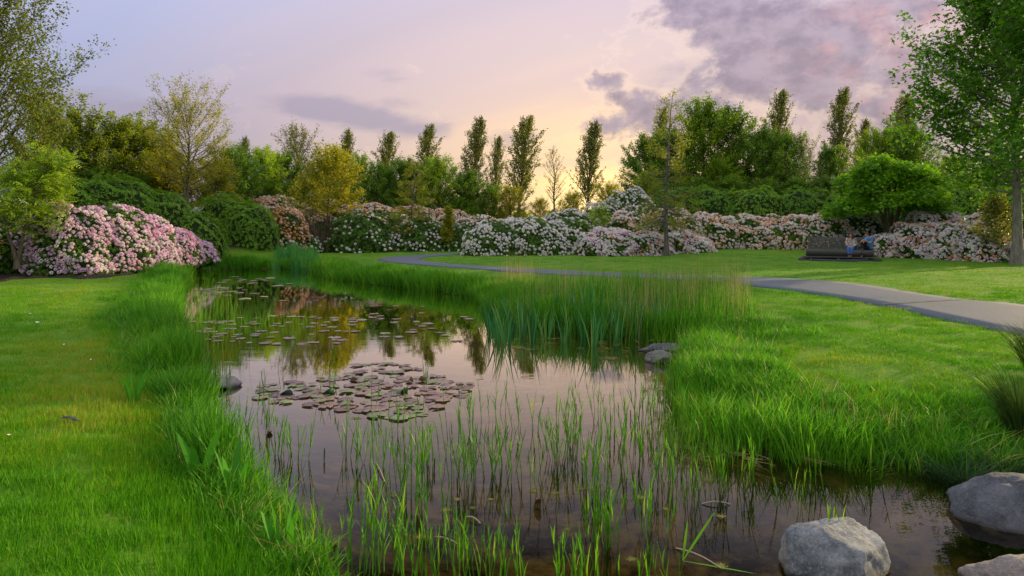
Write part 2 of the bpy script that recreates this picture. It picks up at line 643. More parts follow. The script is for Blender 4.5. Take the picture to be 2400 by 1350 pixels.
# dark bark mulch along the foot of the left bank
bed_out = [(-140, 690), (0, 655), (90, 648), (200, 652), (262, 646), (330, 634), (400, 628), (440, 624)]
bed_in = [(-140, 640), (0, 632), (90, 626), (200, 624), (262, 618), (330, 612), (400, 610), (440, 612)]
bo = resample(chaikin([G(a, b, 0.45)[:2] for a, b in bed_out]), 90)
bi = resample(chaikin([G(a, b, 0.45)[:2] for a, b in bed_in]), 90)
rr = random.Random(5)
rows = []
for s in np.linspace(0, 1, 14):
    q = bo * (1 - s) + bi * s
    if s == 0:
        q = q + np.column_stack([np.sin(np.arange(90) * 1.3) * 0.05, np.sin(np.arange(90) * 0.7) * 0.10])
    z = ground_z(q[:, 0], q[:, 1]) + (-0.03 if s == 0 else 0.035 + 0.02 * np.sin(q[:, 0] * 9 + q[:, 1] * 5))
    rows.append(np.column_stack([q, z]))
V = np.concatenate(rows)
i = np.arange(13)[:, None] * 90 + np.arange(89)[None, :]
fq = np.stack([i, i + 1, i + 91, i + 90], -1).reshape(-1, 4)
BED = np.concatenate([bo, bi[::-1]])
_m, _t, _o = new_mat('bark_mulch')
_g = _t.new('ShaderNodeNewGeometry')
_n1 = _t.noise(_g.outputs['Position'], 28, 5, 0.75)
principled(_t, _o, _t.ramp(_n1, [(0.3, (0.012, 0.010, 0.009)), (0.55, (0.035, 0.026, 0.022)), (0.75, (0.075, 0.055, 0.045))]), 0.9, 0.2, _n1, 0.9, 0.05)
link('mulch_bed', make_mesh('mulch_bed', V, [fq[:, ::-1]], _m, smooth=True), kind='structure')

# ------------------------------------------------------------------ rhododendrons
M_RHODO = leaf_mat('rhododendron_leaf', [(0.0, (0.018, 0.055, 0.008)), (0.5, (0.042, 0.105, 0.012)), (0.85, (0.085, 0.165, 0.018)), (1.0, (0.16, 0.24, 0.03))], 0.28, 0.55, 0.25, vary=0.25, gain=1.9)
M_HEDGE = leaf_mat('hedge_leaf', [(0.0, (0.022, 0.062, 0.008)), (0.5, (0.055, 0.125, 0.012)), (0.85, (0.11, 0.20, 0.018)), (1.0, (0.20, 0.28, 0.03))], 0.30, 0.55, 0.25, vary=0.2, gain=2.6)
M_RHODO_SUNLIT = leaf_mat('rhododendron_leaf_sunlit', [(0.0, (0.03, 0.06, 0.012)), (0.5, (0.08, 0.12, 0.016)), (1.0, (0.22, 0.20, 0.03))], 0.3, 0.45, 0.4, gain=1.2)  # yellowed copy of the leaf, sunlight put into its colour
_m, _t, _o = new_mat('shrub_shade_core')  # added dark core, its colour standing in for shade among the leaves
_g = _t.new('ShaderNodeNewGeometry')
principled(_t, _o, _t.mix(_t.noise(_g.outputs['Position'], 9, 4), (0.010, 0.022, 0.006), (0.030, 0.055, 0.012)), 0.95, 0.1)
M_SHADE_CORE = _m
M_TWIG = bark_mat('twig_bark', (0.10, 0.065, 0.055), (0.28, 0.19, 0.16), 20)


def petal_mat(name, c0, c1, c2):
    return leaf_mat(name, [(0.0, c0), (0.5, c1), (1.0, c2)], 0.32, 0.6, 0.2, vary=0.7, warm=(1.05, 1.0, 0.95))


PETALS = {
    'white': petal_mat('petal_white', (0.78, 0.78, 0.86), (0.86, 0.86, 0.88), (0.88, 0.84, 0.80)),
    'lilac': petal_mat('petal_lilac', (0.72, 0.46, 0.72), (0.84, 0.66, 0.84), (0.90, 0.80, 0.88)),
    'pink': petal_mat('petal_pink', (0.66, 0.26, 0.52), (0.78, 0.44, 0.66), (0.86, 0.62, 0.76)),
    'blush': petal_mat('petal_blush', (0.88, 0.72, 0.72), (0.90, 0.82, 0.80), (0.88, 0.66, 0.58)),
    'faded': petal_mat('petal_faded', (0.66, 0.30, 0.11), (0.82, 0.46, 0.24), (0.88, 0.62, 0.42)),  # withered heads; also serves as sunlit orange on the far bank
}


def truss_mesh(rng, mat, name, nf=11):
    """a ball of open florets, unit radius, growing along +z"""
    g = Geo()
    for k in range(nf):
        h = 1.0 - 1.15 * k / (nf - 1) if nf > 1 else 1.0
        a = k * 2.4 + rng.uniform(-0.2, 0.2)
        s = math.sqrt(max(0.0, 1 - h * h))
        n = np.array([s * math.cos(a), s * math.sin(a), h * 0.9 + 0.1])
        n = n / np.linalg.norm(n)
        t1 = unit(np.cross(n, [0.3, 0.5, 0.1]))
        t2 = np.cross(n, t1)
        r = rng.uniform(0.40, 0.52)
        c = n * 0.62
        ring = [c + n * (0.30 + 0.05 * (j % 2)) + (t1 * math.cos(j * 2 * math.pi / 5) + t2 * math.sin(j * 2 * math.pi / 5)) * r for j in range(5)]
        g.add([c] + ring, [[(0, j + 1, (j + 1) % 5 + 1) for j in range(5)]], rng.uniform(0.1, 0.9))
    return g.mesh(name, mat)


_rng = random.Random(11)
TRUSS = {k: [truss_mesh(_rng, m, 'flower_cluster_' + k) for _ in range(2)] for k, m in PETALS.items()}


def rosettes(rng, Pn, Nn, L, k=6, droop=0.30, W=0.40):
    """whorls of long leaves at points Pn with normals Nn"""
    n = len(Pn)
    ref = unit(rng.normal(size=(n, 3)))
    t1 = unit(np.cross(Nn, ref))
    t2 = np.cross(Nn, t1)
    Vs, Ts = [], []
    base_t = rng.uniform(0, 0.75, n)
    for j in range(k):
        a = 2 * np.pi * j / k + rng.uniform(-0.4, 0.4, n)
        d = np.cos(a)[:, None] * t1 + np.sin(a)[:, None] * t2
        up = rng.uniform(0.1, 1.3, n)[:, None]
        ax = unit(d + Nn * up)
        w = np.cross(ax, Nn)
        l = (L * rng.uniform(0.7, 1.25, n))[:, None]
        p0 = Pn + ax * l * 0.08
        mid = Pn + ax * l * 0.55
        tip = Pn + ax * l - Nn * l * droop * 0.5 - np.array([0, 0, 1]) * l * droop * 0.5
        Vs.append(np.stack([p0, mid + w * l * W * 0.5, tip, mid - w * l * W * 0.5], 1))
        Ts.append(np.repeat((base_t * 0.6 + rng.uniform(0, 0.5, n))[:, None], 4, 1))
    V = np.concatenate(Vs).reshape(-1, 3)
    T = np.concatenate(Ts).ravel()
    q = np.arange(len(V)).reshape(-1, 4)
    return V, q, T


def dome_points(rng, n, rx, ry, rz, lump, pw=2.6, low=-0.05):
    u = unit(rng.normal(size=(int(n * 2.4), 3)))
    u[:, 2] = np.abs(u[:, 2]) * 1.0 + low * rng.random(len(u))
    u = unit(u)[:n]
    s = (np.abs(u) ** pw).sum(1) ** (-1 / pw)
    ph = lump
    l = 1 + 0.055 * np.sin(u[:, 0] * 5.3 + ph) * np.sin(u[:, 1] * 4.7 + 2 * ph) + 0.045 * np.sin(u[:, 0] * 9 + u[:, 2] * 8 + ph * 3) + 0.03 * np.sin(u[:, 1] * 13 + u[:, 2] * 11 + ph)
    p = u * (s * l)[:, None] * np.array([rx, ry, rz])
    nn = unit(np.sign(u) * np.abs(u) ** (pw - 1) / np.array([rx, ry, rz]) + u * 0.15)
    return p, nn


def shade_core_mesh(rx, ry, rz, lump, pw=2.6):
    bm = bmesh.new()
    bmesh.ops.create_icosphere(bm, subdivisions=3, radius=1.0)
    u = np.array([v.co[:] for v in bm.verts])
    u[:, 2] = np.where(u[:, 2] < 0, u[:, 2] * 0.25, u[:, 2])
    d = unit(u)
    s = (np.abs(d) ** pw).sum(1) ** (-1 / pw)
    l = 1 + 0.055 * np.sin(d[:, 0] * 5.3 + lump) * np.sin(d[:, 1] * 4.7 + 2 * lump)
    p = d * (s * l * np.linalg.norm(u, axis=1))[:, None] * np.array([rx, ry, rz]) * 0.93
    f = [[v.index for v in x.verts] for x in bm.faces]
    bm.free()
    return make_mesh('shrub_shade_core', p, [np.array(f)], M_SHADE_CORE, smooth=True)


N_FLOWER = [0]


def shrub(x0, x1, ytop, ybase, Y, label, flowers=None, sp=0.17, deep=1.0, seed=0, group=None, leafL=0.11, lsp=0.128, tr=0.082, mat=None, hmin=-1.0, cat='shrub', fmask=None, rot=0.0, grow=1.12, clump=0.74):
    """one rhododendron: its outline in the photograph gives width and height at its own depth"""
    rng = np.random.default_rng(1000 + seed)
    b = P((x0 + x1) / 2, ybase, Y)
    top = P((x0 + x1) / 2, ytop, Y)[2]
    rx = (x1 - x0) / 2 * Y / F * grow
    if flowers and group not in (gL, gC):
        rx *= 1.18
    ry = rx * deep * (1.2 if flowers else 1.0)
    pw = 2.3 if flowers else 2.6
    zb = b[2]
    rz = top - zb
    o = thing('rhododendron', label, cat, b, rot, group=group)
    lump = rng.uniform(0, 6)
    link('shrub_shade_core', shade_core_mesh(rx, ry, rz, lump, pw), o)
    area = 2 * math.pi * ((rx * ry) ** 1.6 / 3 + (rx * rz) ** 1.6 / 3 + (ry * rz) ** 1.6 / 3) ** (1 / 1.6) * 1.15
    n = int(min(6500, area / lsp ** 2) * (1.0 if flowers else 1.25))
    p, nn = dome_points(rng, n, rx, ry, rz, lump, pw)
    V, q, T = rosettes(rng, p, nn, leafL)
    link('foliage', make_mesh('foliage', V, [q], mat or (M_RHODO if flowers else M_HEDGE), {'tint': T}), o, kind='stuff')
    if flowers:
        kinds, wts = zip(*flowers)
        cum = np.cumsum(wts) / sum(wts)
        # evenly spread positions (best of a few tries against those already set)
        m = int(area / sp ** 2)
        pp, pn = dome_points(rng, m * 5, rx * 1.01, ry * 1.01, rz * 1.01, lump, pw)
        view = unit(np.array([-b[0], -b[1], 0.4 * (CAMZ - b[2]) + 0.6]))
        cr, sr = math.cos(rot), math.sin(rot)
        wn = np.column_stack([pn[:, 0] * cr - pn[:, 1] * sr, pn[:, 0] * sr + pn[:, 1] * cr, pn[:, 2]])
        ok = (wn @ view > -0.12) & (pp[:, 2] > max(0.06, hmin * rz))
        if fmask is not None:
            ok &= fmask(pp / np.array([rx, ry, rz]), rng)
        ph = rng.uniform(0, 6, 3)
        cl = np.sin(pp[:, 0] * 4.1 + ph[0]) * np.sin(pp[:, 1] * 3.7 + ph[1]) + 0.8 * np.sin(pp[:, 2] * 5.3 + pp[:, 0] * 2.2 + ph[2])
        ok &= rng.random(len(pp)) < np.clip(clump + 0.75 * cl, 0.04, 1.0)
        pp, pn, wk = pp[ok], pn[ok], wn[ok]
        keep = []
        arr = np.empty((0, 3))
        for k in range(len(pp)):
            if len(keep) and (((arr - pp[k]) ** 2).sum(1) < (sp * 0.84) ** 2).any():
                continue
            keep.append(k)
            arr = np.vstack([arr, pp[k]])
            if len(keep) >= 540:
                break
        blot = lambda v: 0.5 + 0.5 * math.sin(v[0] * 2.3 + lump) * math.sin(v[2] * 3.1 + v[1] * 1.7 + lump * 2)
        keep.sort(key=lambda k: -float(wk[k] @ view))
        spare = {}
        for cnt, k in enumerate(keep):
            c = pp[k]
            r = min(0.999, max(0.0, 0.6 * rng.random() + 0.4 * blot(c)))
            kd = kinds[int(np.searchsorted(cum, r))]
            tm = TRUSS[kd][int(rng.integers(2))]
            d = Vector(unit(pn[k] + np.array([0, 0, 0.45]) + rng.normal(size=3) * 0.18))
            s = tr * rng.uniform(0.55, 1.25)
            if cnt >= 295:
                spare.setdefault(kd, []).append((tm, c + np.array(d) * 0.015, d, s))
                continue
            f = bpy.data.objects.new('flower_cluster', tm)
            COL.objects.link(f)
            f.parent = o
            f.location = Vector(c) + d * 0.015
            f.rotation_mode = 'QUATERNION'
            f.rotation_quaternion = d.to_track_quat('Z', 'Y')
            f.scale = (s, s, s * 0.9)
            N_FLOWER[0] += 1
        if spare:                               # heads past the limit: one joined part
            g, mats, mi = Geo(), [], []
            for kd, lst in spare.items():
                mats.append(PETALS[kd])
                for tm, c, d, s in lst:
                    tv = np.empty(len(tm.vertices) * 3)
                    tm.vertices.foreach_get('co', tv)
                    tf = np.empty(len(tm.polygons) * 3, np.int32)
                    tm.polygons.foreach_get('vertices', tf)
                    Rm = np.array(d.to_track_quat('Z', 'Y').to_matrix())
                    g.add((tv.reshape(-1, 3) * s) @ Rm.T + c, [tf.reshape(-1, 3)], rng.random())
                    mi += [len(mats) - 1] * (len(tf) // 3)
            me = g.mesh('flower_clusters_behind', None)
            for m_ in mats:
                me.materials.append(m_)
            me.polygons.foreach_set('material_index', np.array(mi, np.int32))
            link('flower_clusters', me, o, kind='stuff')
    return o


def twig_shrub(x0, x1, ytop, ybase, Y, label, seed, deep=0.8, n=260, group=None):
    """leafless brown brushwood"""
    rng = np.random.default_rng(seed)
    b = P((x0 + x1) / 2, ybase, Y)
    rz = P(0, ytop, Y)[2] - b[2]
    rx = (x1 - x0) / 2 * Y / F
    o = thing('bare_shrub', label, 'shrub', b, group=group)
    g = Geo()
    for k in range(n):
        a = rng.uniform(0, 2 * math.pi)
        r = math.sqrt(rng.random())
        foot = np.array([math.cos(a) * r * rx * 0.75, math.sin(a) * r * rx * deep * 0.75, 0])
        d = unit(np.array([math.cos(a) * r * 0.6, math.sin(a) * r * 0.6, 1.0]) + rng.normal(size=3) * 0.22)
        h = rz * rng.uniform(0.55, 1.05) * (1 - 0.35 * r * r)
        s = np.linspace(0, 1, 5)[:, None]
        pts = foot + d * s * h + np.cumsum(rng.normal(size=(5, 3)) * 0.05, 0) * s
        V, q = tube(pts, np.linspace(0.018, 0.005, 5), 3)
        g.add(V, [q], rng.random())
        for _ in range(3):
            i = int(rng.integers(1, 4))
            dd = unit(d + rng.normal(size=3) * 0.6)
            pt = pts[i] + np.linspace(0, 1, 3)[:, None] * dd * h * 0.28
            V, q = tube(pt, [0.008, 0.006, 0.003], 3)
            g.add(V, [q], rng.random())
    link('shrub_shade_core', shade_core_mesh(rx * 0.72, rx * deep * 0.72, rz * 0.72, 1.0), o)
    link('twigs', g.mesh('twigs', M_TWIG), o, kind='stuff')
    return o


PINK = (('faded', 0.35), ('pink', 2.0), ('lilac', 6.0), ('white', 2.4), ('blush', 0.7))
PINK2 = (('faded', 0.5), ('pink', 2.6), ('lilac', 4.6), ('white', 0.8))
PEACH = (('faded', 3.0), ('blush', 3.8), ('white', 3.0), ('lilac', 0.9))
PALE = (('white', 5.0), ('lilac', 1.2), ('faded', 0.7), ('blush', 1.6))
WHITE = (('white', 8.0), ('lilac', 0.6))
WARM = (('faded', 3.6), ('blush', 4.5), ('pink', 0.9), ('white', 0.6))  # pink heads, with a peach share put in for their sunlit look
SUNLIT_PEACH = (('faded', 5.0), ('blush', 3.0))  # low sun on the blossom, put into the petal colours

gP = 'peach and white rhododendrons behind the lawn'
gC = 'rhododendrons crowning the far bank'
gL = 'lilac rhododendrons on the mulched bank'
SH = []
S = shrub
# left bank, front: lilac masses above the mulch
S(50, 196, 476, 628, 24.3, 'tall lilac and white rhododendron behind the slanting sapling on the mulch bed', PINK, 0.108, 0.9, 1, gL, tr=0.068)
S(92, 262, 486, 638, 23.3, 'broad lilac rhododendron bulging over the mulch beside the slanting sapling', PINK, 0.108, 0.9, 2, gL, tr=0.068)
S(186, 340, 490, 634, 24.6, 'lilac rhododendron with peach faded heads midway along the mulch bed', PINK, 0.108, 0.95, 3, gL, tr=0.068)
S(268, 408, 515, 628, 26.2, 'lilac rhododendron sloping down along the mulch bed towards the pond', PINK, 0.108, 1.0, 4, gL, tr=0.068)
S(348, 462, 541, 622, 27.6, 'low deeper pink rhododendron near the pond end of the mulch bed', PINK2, 0.108, 1.0, 5, gL, tr=0.068)
S(410, 497, 566, 616, 28.8, 'smallest purplish rhododendron closing the lilac bank at the pond', PINK2, 0.108, 1.0, 6, gL, tr=0.068)
S(-80, 75, 470, 640, 23.8, 'dark green rhododendron with few white heads under the feathery tree', PALE, 0.2, 0.9, 7, clump=-0.1)
# left bank, behind: clipped looking green masses
gG = 'flowerless green rhododendrons on the banks'
S(40, 250, 425, 590, 30.0, 'flowerless dark green rhododendron on the bank top above the lilac bushes', None, 1, 0.8, 8, gG)
S(170, 372, 419, 590, 31.0, 'largest flowerless green rhododendron rising over the lilac bank', None, 1, 0.9, 9, gG)
S(285, 452, 452, 600, 31.6, 'flowerless green rhododendron sloping behind the lilac bank', None, 1, 0.9, 10, gG)
S(375, 515, 500, 610, 31.8, 'low flowerless green rhododendron between the lilac bank and the round green one', None, 1, 0.9, 11, gG)
S(455, 590, 462, 606, 36.5, 'round flowerless green rhododendron beside the pond end', None, 1, 0.95, 12, gG)
S(520, 642, 478, 604, 36.3, 'steep flowerless green rhododendron shouldering the warm lit flowering one', None, 1, 0.95, 13, gG)
# far bank
S(605, 706, 490, 594, 40.0, 'warm lit rhododendron with heads coloured as sunlit beside the brown brushwood', SUNLIT_PEACH, 0.19, 0.9, 14, leafL=0.14, lsp=0.165, tr=0.09, mat=M_RHODO_SUNLIT)
S(700, 745, 556, 596, 41.0, 'small green rhododendron with a few white heads under the brushwood', WHITE, 0.28, 0.9, 141, leafL=0.14, lsp=0.165)
kw = dict(leafL=0.16, lsp=0.185, tr=0.095, group=gC, clump=0.9)
S(500, 612, 458, 520, 48.0, 'pink headed rhododendron crowning the far bank behind the round green one', WARM, 0.165, 0.9, 15, **kw)
S(585, 700, 463, 520, 48.5, 'pink headed rhododendron crowning the far bank above the warm lit one', WARM, 0.165, 0.9, 16, **kw)
S(690, 830, 472, 530, 51.0, 'pink headed rhododendron crowning the far bank behind the golden tree', WARM, 0.165, 0.9, 17, **kw)
S(800, 930, 480, 540, 51.5, 'pink headed rhododendron crowning the far bank above the dark white flecked one', WARM, 0.165, 0.9, 18, **kw)
S(900, 1030, 487, 550, 52.0, 'pink headed rhododendron crowning the far bank behind the thin young larch', WARM, 0.165, 0.9, 19, **kw)
S(1000, 1110, 495, 560, 52.0, 'pale pink rhododendron crowning the far bank behind the golden column shrub', WARM, 0.165, 0.9, 20, **kw)
S(1070, 1182, 508, 590, 50.0, 'pale pink rhododendron falling to the lawn at the end of the far bank', PALE, 0.22, 0.9, 21, leafL=0.16, lsp=0.185, tr=0.095)
twig_shrub(692, 800, 484, 600, 42.5, 'leafless brown brushwood behind the golden tree trunk', 22, n=420)
S(778, 908, 498, 594, 43.5, 'dark rhododendron flecked with white heads beside the golden tree trunk', PALE, 0.26, 0.9, 23, clump=-0.25, leafL=0.145, lsp=0.165, tr=0.085)
twig_shrub(868, 955, 506, 590, 46.5, 'leafless brown brushwood between two white flecked rhododendrons', 24, n=260)
S(845, 960, 497, 588, 48.5, 'dark green rhododendron behind the smaller brushwood', PALE, 0.30, 0.9, 25, clump=-0.4, leafL=0.145, lsp=0.165, tr=0.085)
S(925, 1036, 512, 591, 45.0, 'white flecked rhododendron around the foot of the thin young larch', PALE, 0.22, 0.9, 26, clump=-0.05, leafL=0.145, lsp=0.165, tr=0.088)
S(1020, 1112, 525, 590, 45.5, 'dark green rhododendron with few white heads behind the golden column shrub', WHITE, 0.28, 0.9, 27, clump=-0.3, leafL=0.145, lsp=0.165, tr=0.085)
# white mound in the middle
S(1102, 1225, 522, 600, 38.5, 'white flowering rhododendron at the tip of the middle mound, beside the path bend', WHITE, 0.16, 0.9, 30, clump=0.35)
S(1180, 1318, 512, 601, 38.8, 'broad white flowering rhododendron on the middle mound facing the lawn', WHITE, 0.16, 0.9, 31, clump=0.35)
S(1275, 1385, 514, 600, 39.5, 'white flowering rhododendron next to the gap with the light green sapling', WHITE, 0.17, 0.9, 32, clump=0.2)
S(1340, 1432, 528, 600, 40.5, 'dark green rhododendron with few white heads in the gap of the mound', WHITE, 0.24, 0.9, 33, clump=-0.1)
S(1270, 1400, 496, 560, 43.5, 'green rhododendron with white heads along the top of the middle mound', WHITE, 0.18, 0.9, 34, clump=0.1)
S(1370, 1480, 474, 560, 44.5, 'white flowering rhododendron stepping up the middle mound', WHITE, 0.17, 0.9, 35, clump=0.3)
S(1420, 1535, 449, 560, 46.0, 'highest white flowering rhododendron below the green trees of the mound', WHITE, 0.17, 0.9, 36, clump=0.5)
S(1460, 1560, 480, 570, 44.0, 'green rhododendron with few white heads behind the tall larch', WHITE, 0.24, 0.9, 37, clump=-0.15)
# long peach and white border behind the lawn
gP = 'peach and white rhododendrons behind the lawn'
S(1362, 1478, 538, 599, 37.8, 'low lilac white rhododendron at the edge of the lawn beside the mound gap', PALE, 0.126, 0.9, 40, gP)
S(1420, 1530, 502, 596, 39.5, 'peach headed rhododendron left of the tall larch, upslope', PEACH, 0.124, 0.9, 41, gP)
S(1450, 1560, 545, 601, 37.6, 'low lilac white rhododendron at the edge of the lawn left of the larch trunk', PALE, 0.126, 0.9, 42, gP)
S(1505, 1625, 494, 592, 40.0, 'peach headed rhododendron right behind the tall larch trunk', PEACH, 0.124, 0.9, 43, gP)
S(1540, 1650, 545, 598, 38.5, 'low white rhododendron at the edge of the lawn right of the larch trunk', PALE, 0.126, 0.9, 44, gP)
S(1600, 1720, 504, 588, 41.0, 'peach and white rhododendron of the long border, first past the larch', PEACH, 0.127, 0.9, 45, gP)
S(1690, 1810, 508, 589, 41.0, 'peach and white rhododendron of the long border below the clipped hedge', PEACH, 0.127, 0.9, 46, gP)
S(1780, 1900, 509, 590, 40.5, 'peach and white rhododendron of the long border next before the bench', PEACH, 0.127, 0.9, 47, gP)
S(1870, 1985, 505, 593, 39.5, 'cream and peach rhododendron right behind the bench back', (('white', 3), ('blush', 3), ('faded', 1.6)), 0.165, 0.9, 48, gP)
S(1950, 2062, 497, 594, 39.0, 'white headed rhododendron between the bench and the multi stemmed maple', WHITE + (('blush', 1.5),), 0.17, 0.9, 49, gP)
# flowerless hedge above it
kw = dict(leafL=0.145, lsp=0.165, group=gG)
S(1490, 1650, 444, 560, 46.5, 'flowerless green rhododendron hedge on the mound behind the tall larch', None, 1, 0.8, 50, **kw)
S(1590, 1730, 441, 560, 46.5, 'flowerless green rhododendron hedge above the peach border, near the larch', None, 1, 0.8, 51, **kw)
S(1690, 1850, 446, 560, 46.0, 'flowerless green rhododendron hedge above the middle of the peach border', None, 1, 0.8, 52, **kw)
S(1810, 1960, 443, 560, 45.0, 'flowerless green rhododendron hedge above the peach border near the bench', None, 1, 0.8, 53, **kw)
S(1930, 2080, 446, 570, 43.0, 'flowerless dark hedge behind the bench and the multi stemmed maple', None, 1, 0.8, 54, **kw)
S(2060, 2210, 452, 580, 40.5, 'flowerless dark hedge behind the multi stemmed maple', None, 1, 0.8, 55, **kw)
S(2170, 2310, 439, 580, 39.0, 'flowerless dark hedge above the white border right of the maple', None, 1, 0.8, 56, **kw)
S(2280, 2440, 441, 590, 37.5, 'flowerless dark hedge behind the big pale trunk', None, 1, 0.8, 57, **kw)
# right border
gW = 'white rhododendrons between maple and big tree'
S(2035, 2130, 552, 603, 34.5, 'low white rhododendron beside the bench end at the foot of the maple', PALE, 0.128, 0.9, 60, gW)
S(2090, 2200, 528, 607, 34.0, 'white and peach rhododendron right of the maple stems', PALE, 0.128, 0.9, 61, gW)
S(2130, 2250, 499, 604, 34.8, 'tallest white rhododendron right of the maple', PALE, 0.13, 0.9, 62, gW)
S(2180, 2290, 530, 614, 32.6, 'white rhododendron with peach heads midway between maple and big trunk', PALE, 0.128, 0.9, 63, gW)
S(2225, 2330, 508, 612, 33.4, 'white rhododendron backing the variegated shrub', PALE, 0.13, 0.9, 64, gW)
S(2255, 2345, 552, 618, 31.0, 'low white rhododendron in front of the variegated shrub', PALE, 0.128, 0.9, 65, gW)
S(2335, 2450, 566, 623, 30.4, 'low white and peach rhododendron behind the foot of the big trunk', PALE, 0.126, 0.9, 66, gW)
print('flower clusters', N_FLOWER[0])

# ------------------------------------------------------------------ trees
def skeleton(rng, H, r0, clear, prof, nb, elev, lean=(0.0, 0.0), wob=0.012, nsub=6, sublen=0.38, up=0.25, tpow=1.0, spread_sub=0.8, top=0.97, stems=1, limb=0.018):
    tr, br, sb = [], [], []
    for s in range(stems):
        n = 12
        t = np.linspace(0, 1, n)
        off = np.cumsum(rng.normal(size=(n, 2)) * wob * H, 0) * t[:, None]
        ln = np.array(lean)
        if stems > 1:
            a = s * 2 * math.pi / stems + rng.uniform(-.3, .3)
            ln = ln + np.array([math.cos(a), math.sin(a)]) * 0.16
        pts = np.column_stack([ln[0] * H * t ** 1.4 + off[:, 0], ln[1] * H * t ** 1.4 + off[:, 1], t * H * (1 if s == 0 else rng.uniform(0.8, 0.98))])
        rad = np.maximum(r0 * (1 - t) ** 0.8 * (1 + 0.5 * np.exp(-t * 26)), 0.012)
        tr.append((pts, rad))
        for i in range(nb // stems):
            tt = ((i + rng.random()) / (nb // stems)) ** tpow
            th = clear + (top - clear) * tt
            p0 = np.array([np.interp(th, t, pts[:, k]) for k in range(3)])
            rr = np.interp(th, t, rad)
            a = i * 2.39996 + rng.uniform(-0.5, 0.5) + s
            e = math.radians(elev(tt)) + rng.normal() * 0.10
            L = prof(tt) * H * rng.uniform(0.72, 1.18)
            d = np.array([math.cos(a) * math.cos(e), math.sin(a) * math.cos(e), math.sin(e)])
            q = np.linspace(0, 1, 6)[:, None]
            jit = np.cumsum(rng.normal(size=(6, 3)) * 0.03 * L, 0) * q
            bp = p0 + d * q * L + np.array([0, 0, 1]) * (q ** 2) * L * up + jit
            r = np.linspace(max(0.010, min(rr * 0.55, 0.015 + L * limb)), 0.005, 6)
            br.append((bp, r))
            sb.append((bp[2:], r[2:], 1.0))
            for j in range(nsub):
                f = rng.uniform(0.2, 1.0)
                b = np.array([np.interp(f, q[:, 0], bp[:, k]) for k in range(3)])
                tg = unit(bp[min(5, int(f * 5) + 1)] - bp[int(f * 4.99)])
                dd = unit(tg * 0.75 + rng.normal(size=3) * spread_sub * 0.6 + np.array([0, 0, 0.15 + up * 0.5]))
                l = L * sublen * (1.15 - 0.6 * f) * rng.uniform(0.6, 1.3)
                s3 = np.linspace(0, 1, 4)[:, None]
                sp = b + dd * s3 * l + np.array([0, 0, 1]) * s3 ** 2 * l * up * 0.6 + np.cumsum(rng.normal(size=(4, 3)) * 0.04 * l, 0) * s3
                sb.append((sp, np.linspace(0.009, 0.003, 4), 0.9))
    return tr, br, sb


def leaf_points(rng, sb, N, spread):
    ln = np.array([np.linalg.norm(p[-1] - p[0]) for p, r, w in sb]) * np.array([w for p, r, w in sb])
    k = rng.choice(len(sb), size=N, p=ln / ln.sum())
    f = rng.uniform(0.12, 1.04, N)
    tone = rng.uniform(0, 0.55, len(sb))
    A = np.empty((N, 3))
    D = np.empty((N, 3))
    for i, (p, r, w) in enumerate(sb):
        m = np.nonzero(k == i)[0]
        if len(m):
            s = np.linspace(0, 1, len(p))
            for c in range(3):
                A[m, c] = np.interp(f[m], s, p[:, c])
            D[m] = unit(p[-1] - p[0])
    A += rng.normal(size=(N, 3)) * spread
    return A, D, tone[k]


def leaves(rng, A, D, tone, size, kind='simple', flat=0.5):
    """leaf faces at points A; kinds: simple, maple, needle, frond"""
    N = len(A)
    nrm = unit(rng.normal(size=(N, 3)) + np.array([0, 0, 1.0]) * flat * 2)
    ax = unit(D * 0.5 + rng.normal(size=(N, 3)) * 0.8 + np.array([0, 0, -0.25]))
    ax = unit(ax - (ax * nrm).sum(1, keepdims=True) * nrm * 0.8)
    w = unit(np.cross(ax, nrm))
    nrm = np.cross(w, ax)
    s = (size * rng.uniform(0.65, 1.3, N))[:, None]
    tint = np.clip(tone + rng.uniform(0, 0.45, N), 0, 1)
    out, reps = [], 0
    if kind == 'simple':
        out.append(np.stack([A, A + ax * s * .45 + w * s * .30 - nrm * s * .05, A + ax * s, A + ax * s * .45 - w * s * .30 - nrm * s * .05], 1))
    elif kind == 'needle':
        for j in range(3):
            d = unit(ax + rng.normal(size=(N, 3)) * 0.7)
            w2 = unit(np.cross(d, nrm))
            out.append(np.stack([A, A + d * s * .5 + w2 * s * .10, A + d * s, A + d * s * .5 - w2 * s * .10], 1))
    elif kind == 'maple':
        for ang, l in ((0, 1.0), (0.85, 0.85), (-0.85, 0.85)):
            d = ax * math.cos(ang) + w * math.sin(ang)
            v = w * math.cos(ang) - ax * math.sin(ang)
            out.append(np.stack([A, A + d * s * .5 * l + v * s * .24, A + d * s * l - nrm * s * .12, A + d * s * .5 * l - v * s * .24], 1))
    elif kind == 'frond':
        for j in range(4):
            c = A + ax * s * (0.25 + 0.25 * j)
            for sg in (-1, 1):
                d = unit(w * sg + ax * 0.45)
                v = np.cross(nrm, d)
                l = s * (0.42 - 0.06 * abs(j - 1))
                out.append(np.stack([c, c + d * l * .5 + v * l * .2, c + d * l - nrm * l * .25, c + d * l * .5 - v * l * .2], 1))
    V = np.concatenate(out).reshape(-1, 3)
    T = np.tile(np.repeat(tint, 4), len(out))
    return V, np.arange(len(V)).reshape(-1, 4), T


BARK = bark_mat('bark', (0.075, 0.060, 0.045), (0.20, 0.165, 0.125))
BARK_PALE = bark_mat('bark_pale', (0.13, 0.12, 0.105), (0.27, 0.255, 0.23), 9)
BARK_GREY = bark_mat('bark_larch', (0.075, 0.068, 0.062), (0.17, 0.155, 0.14), 16)

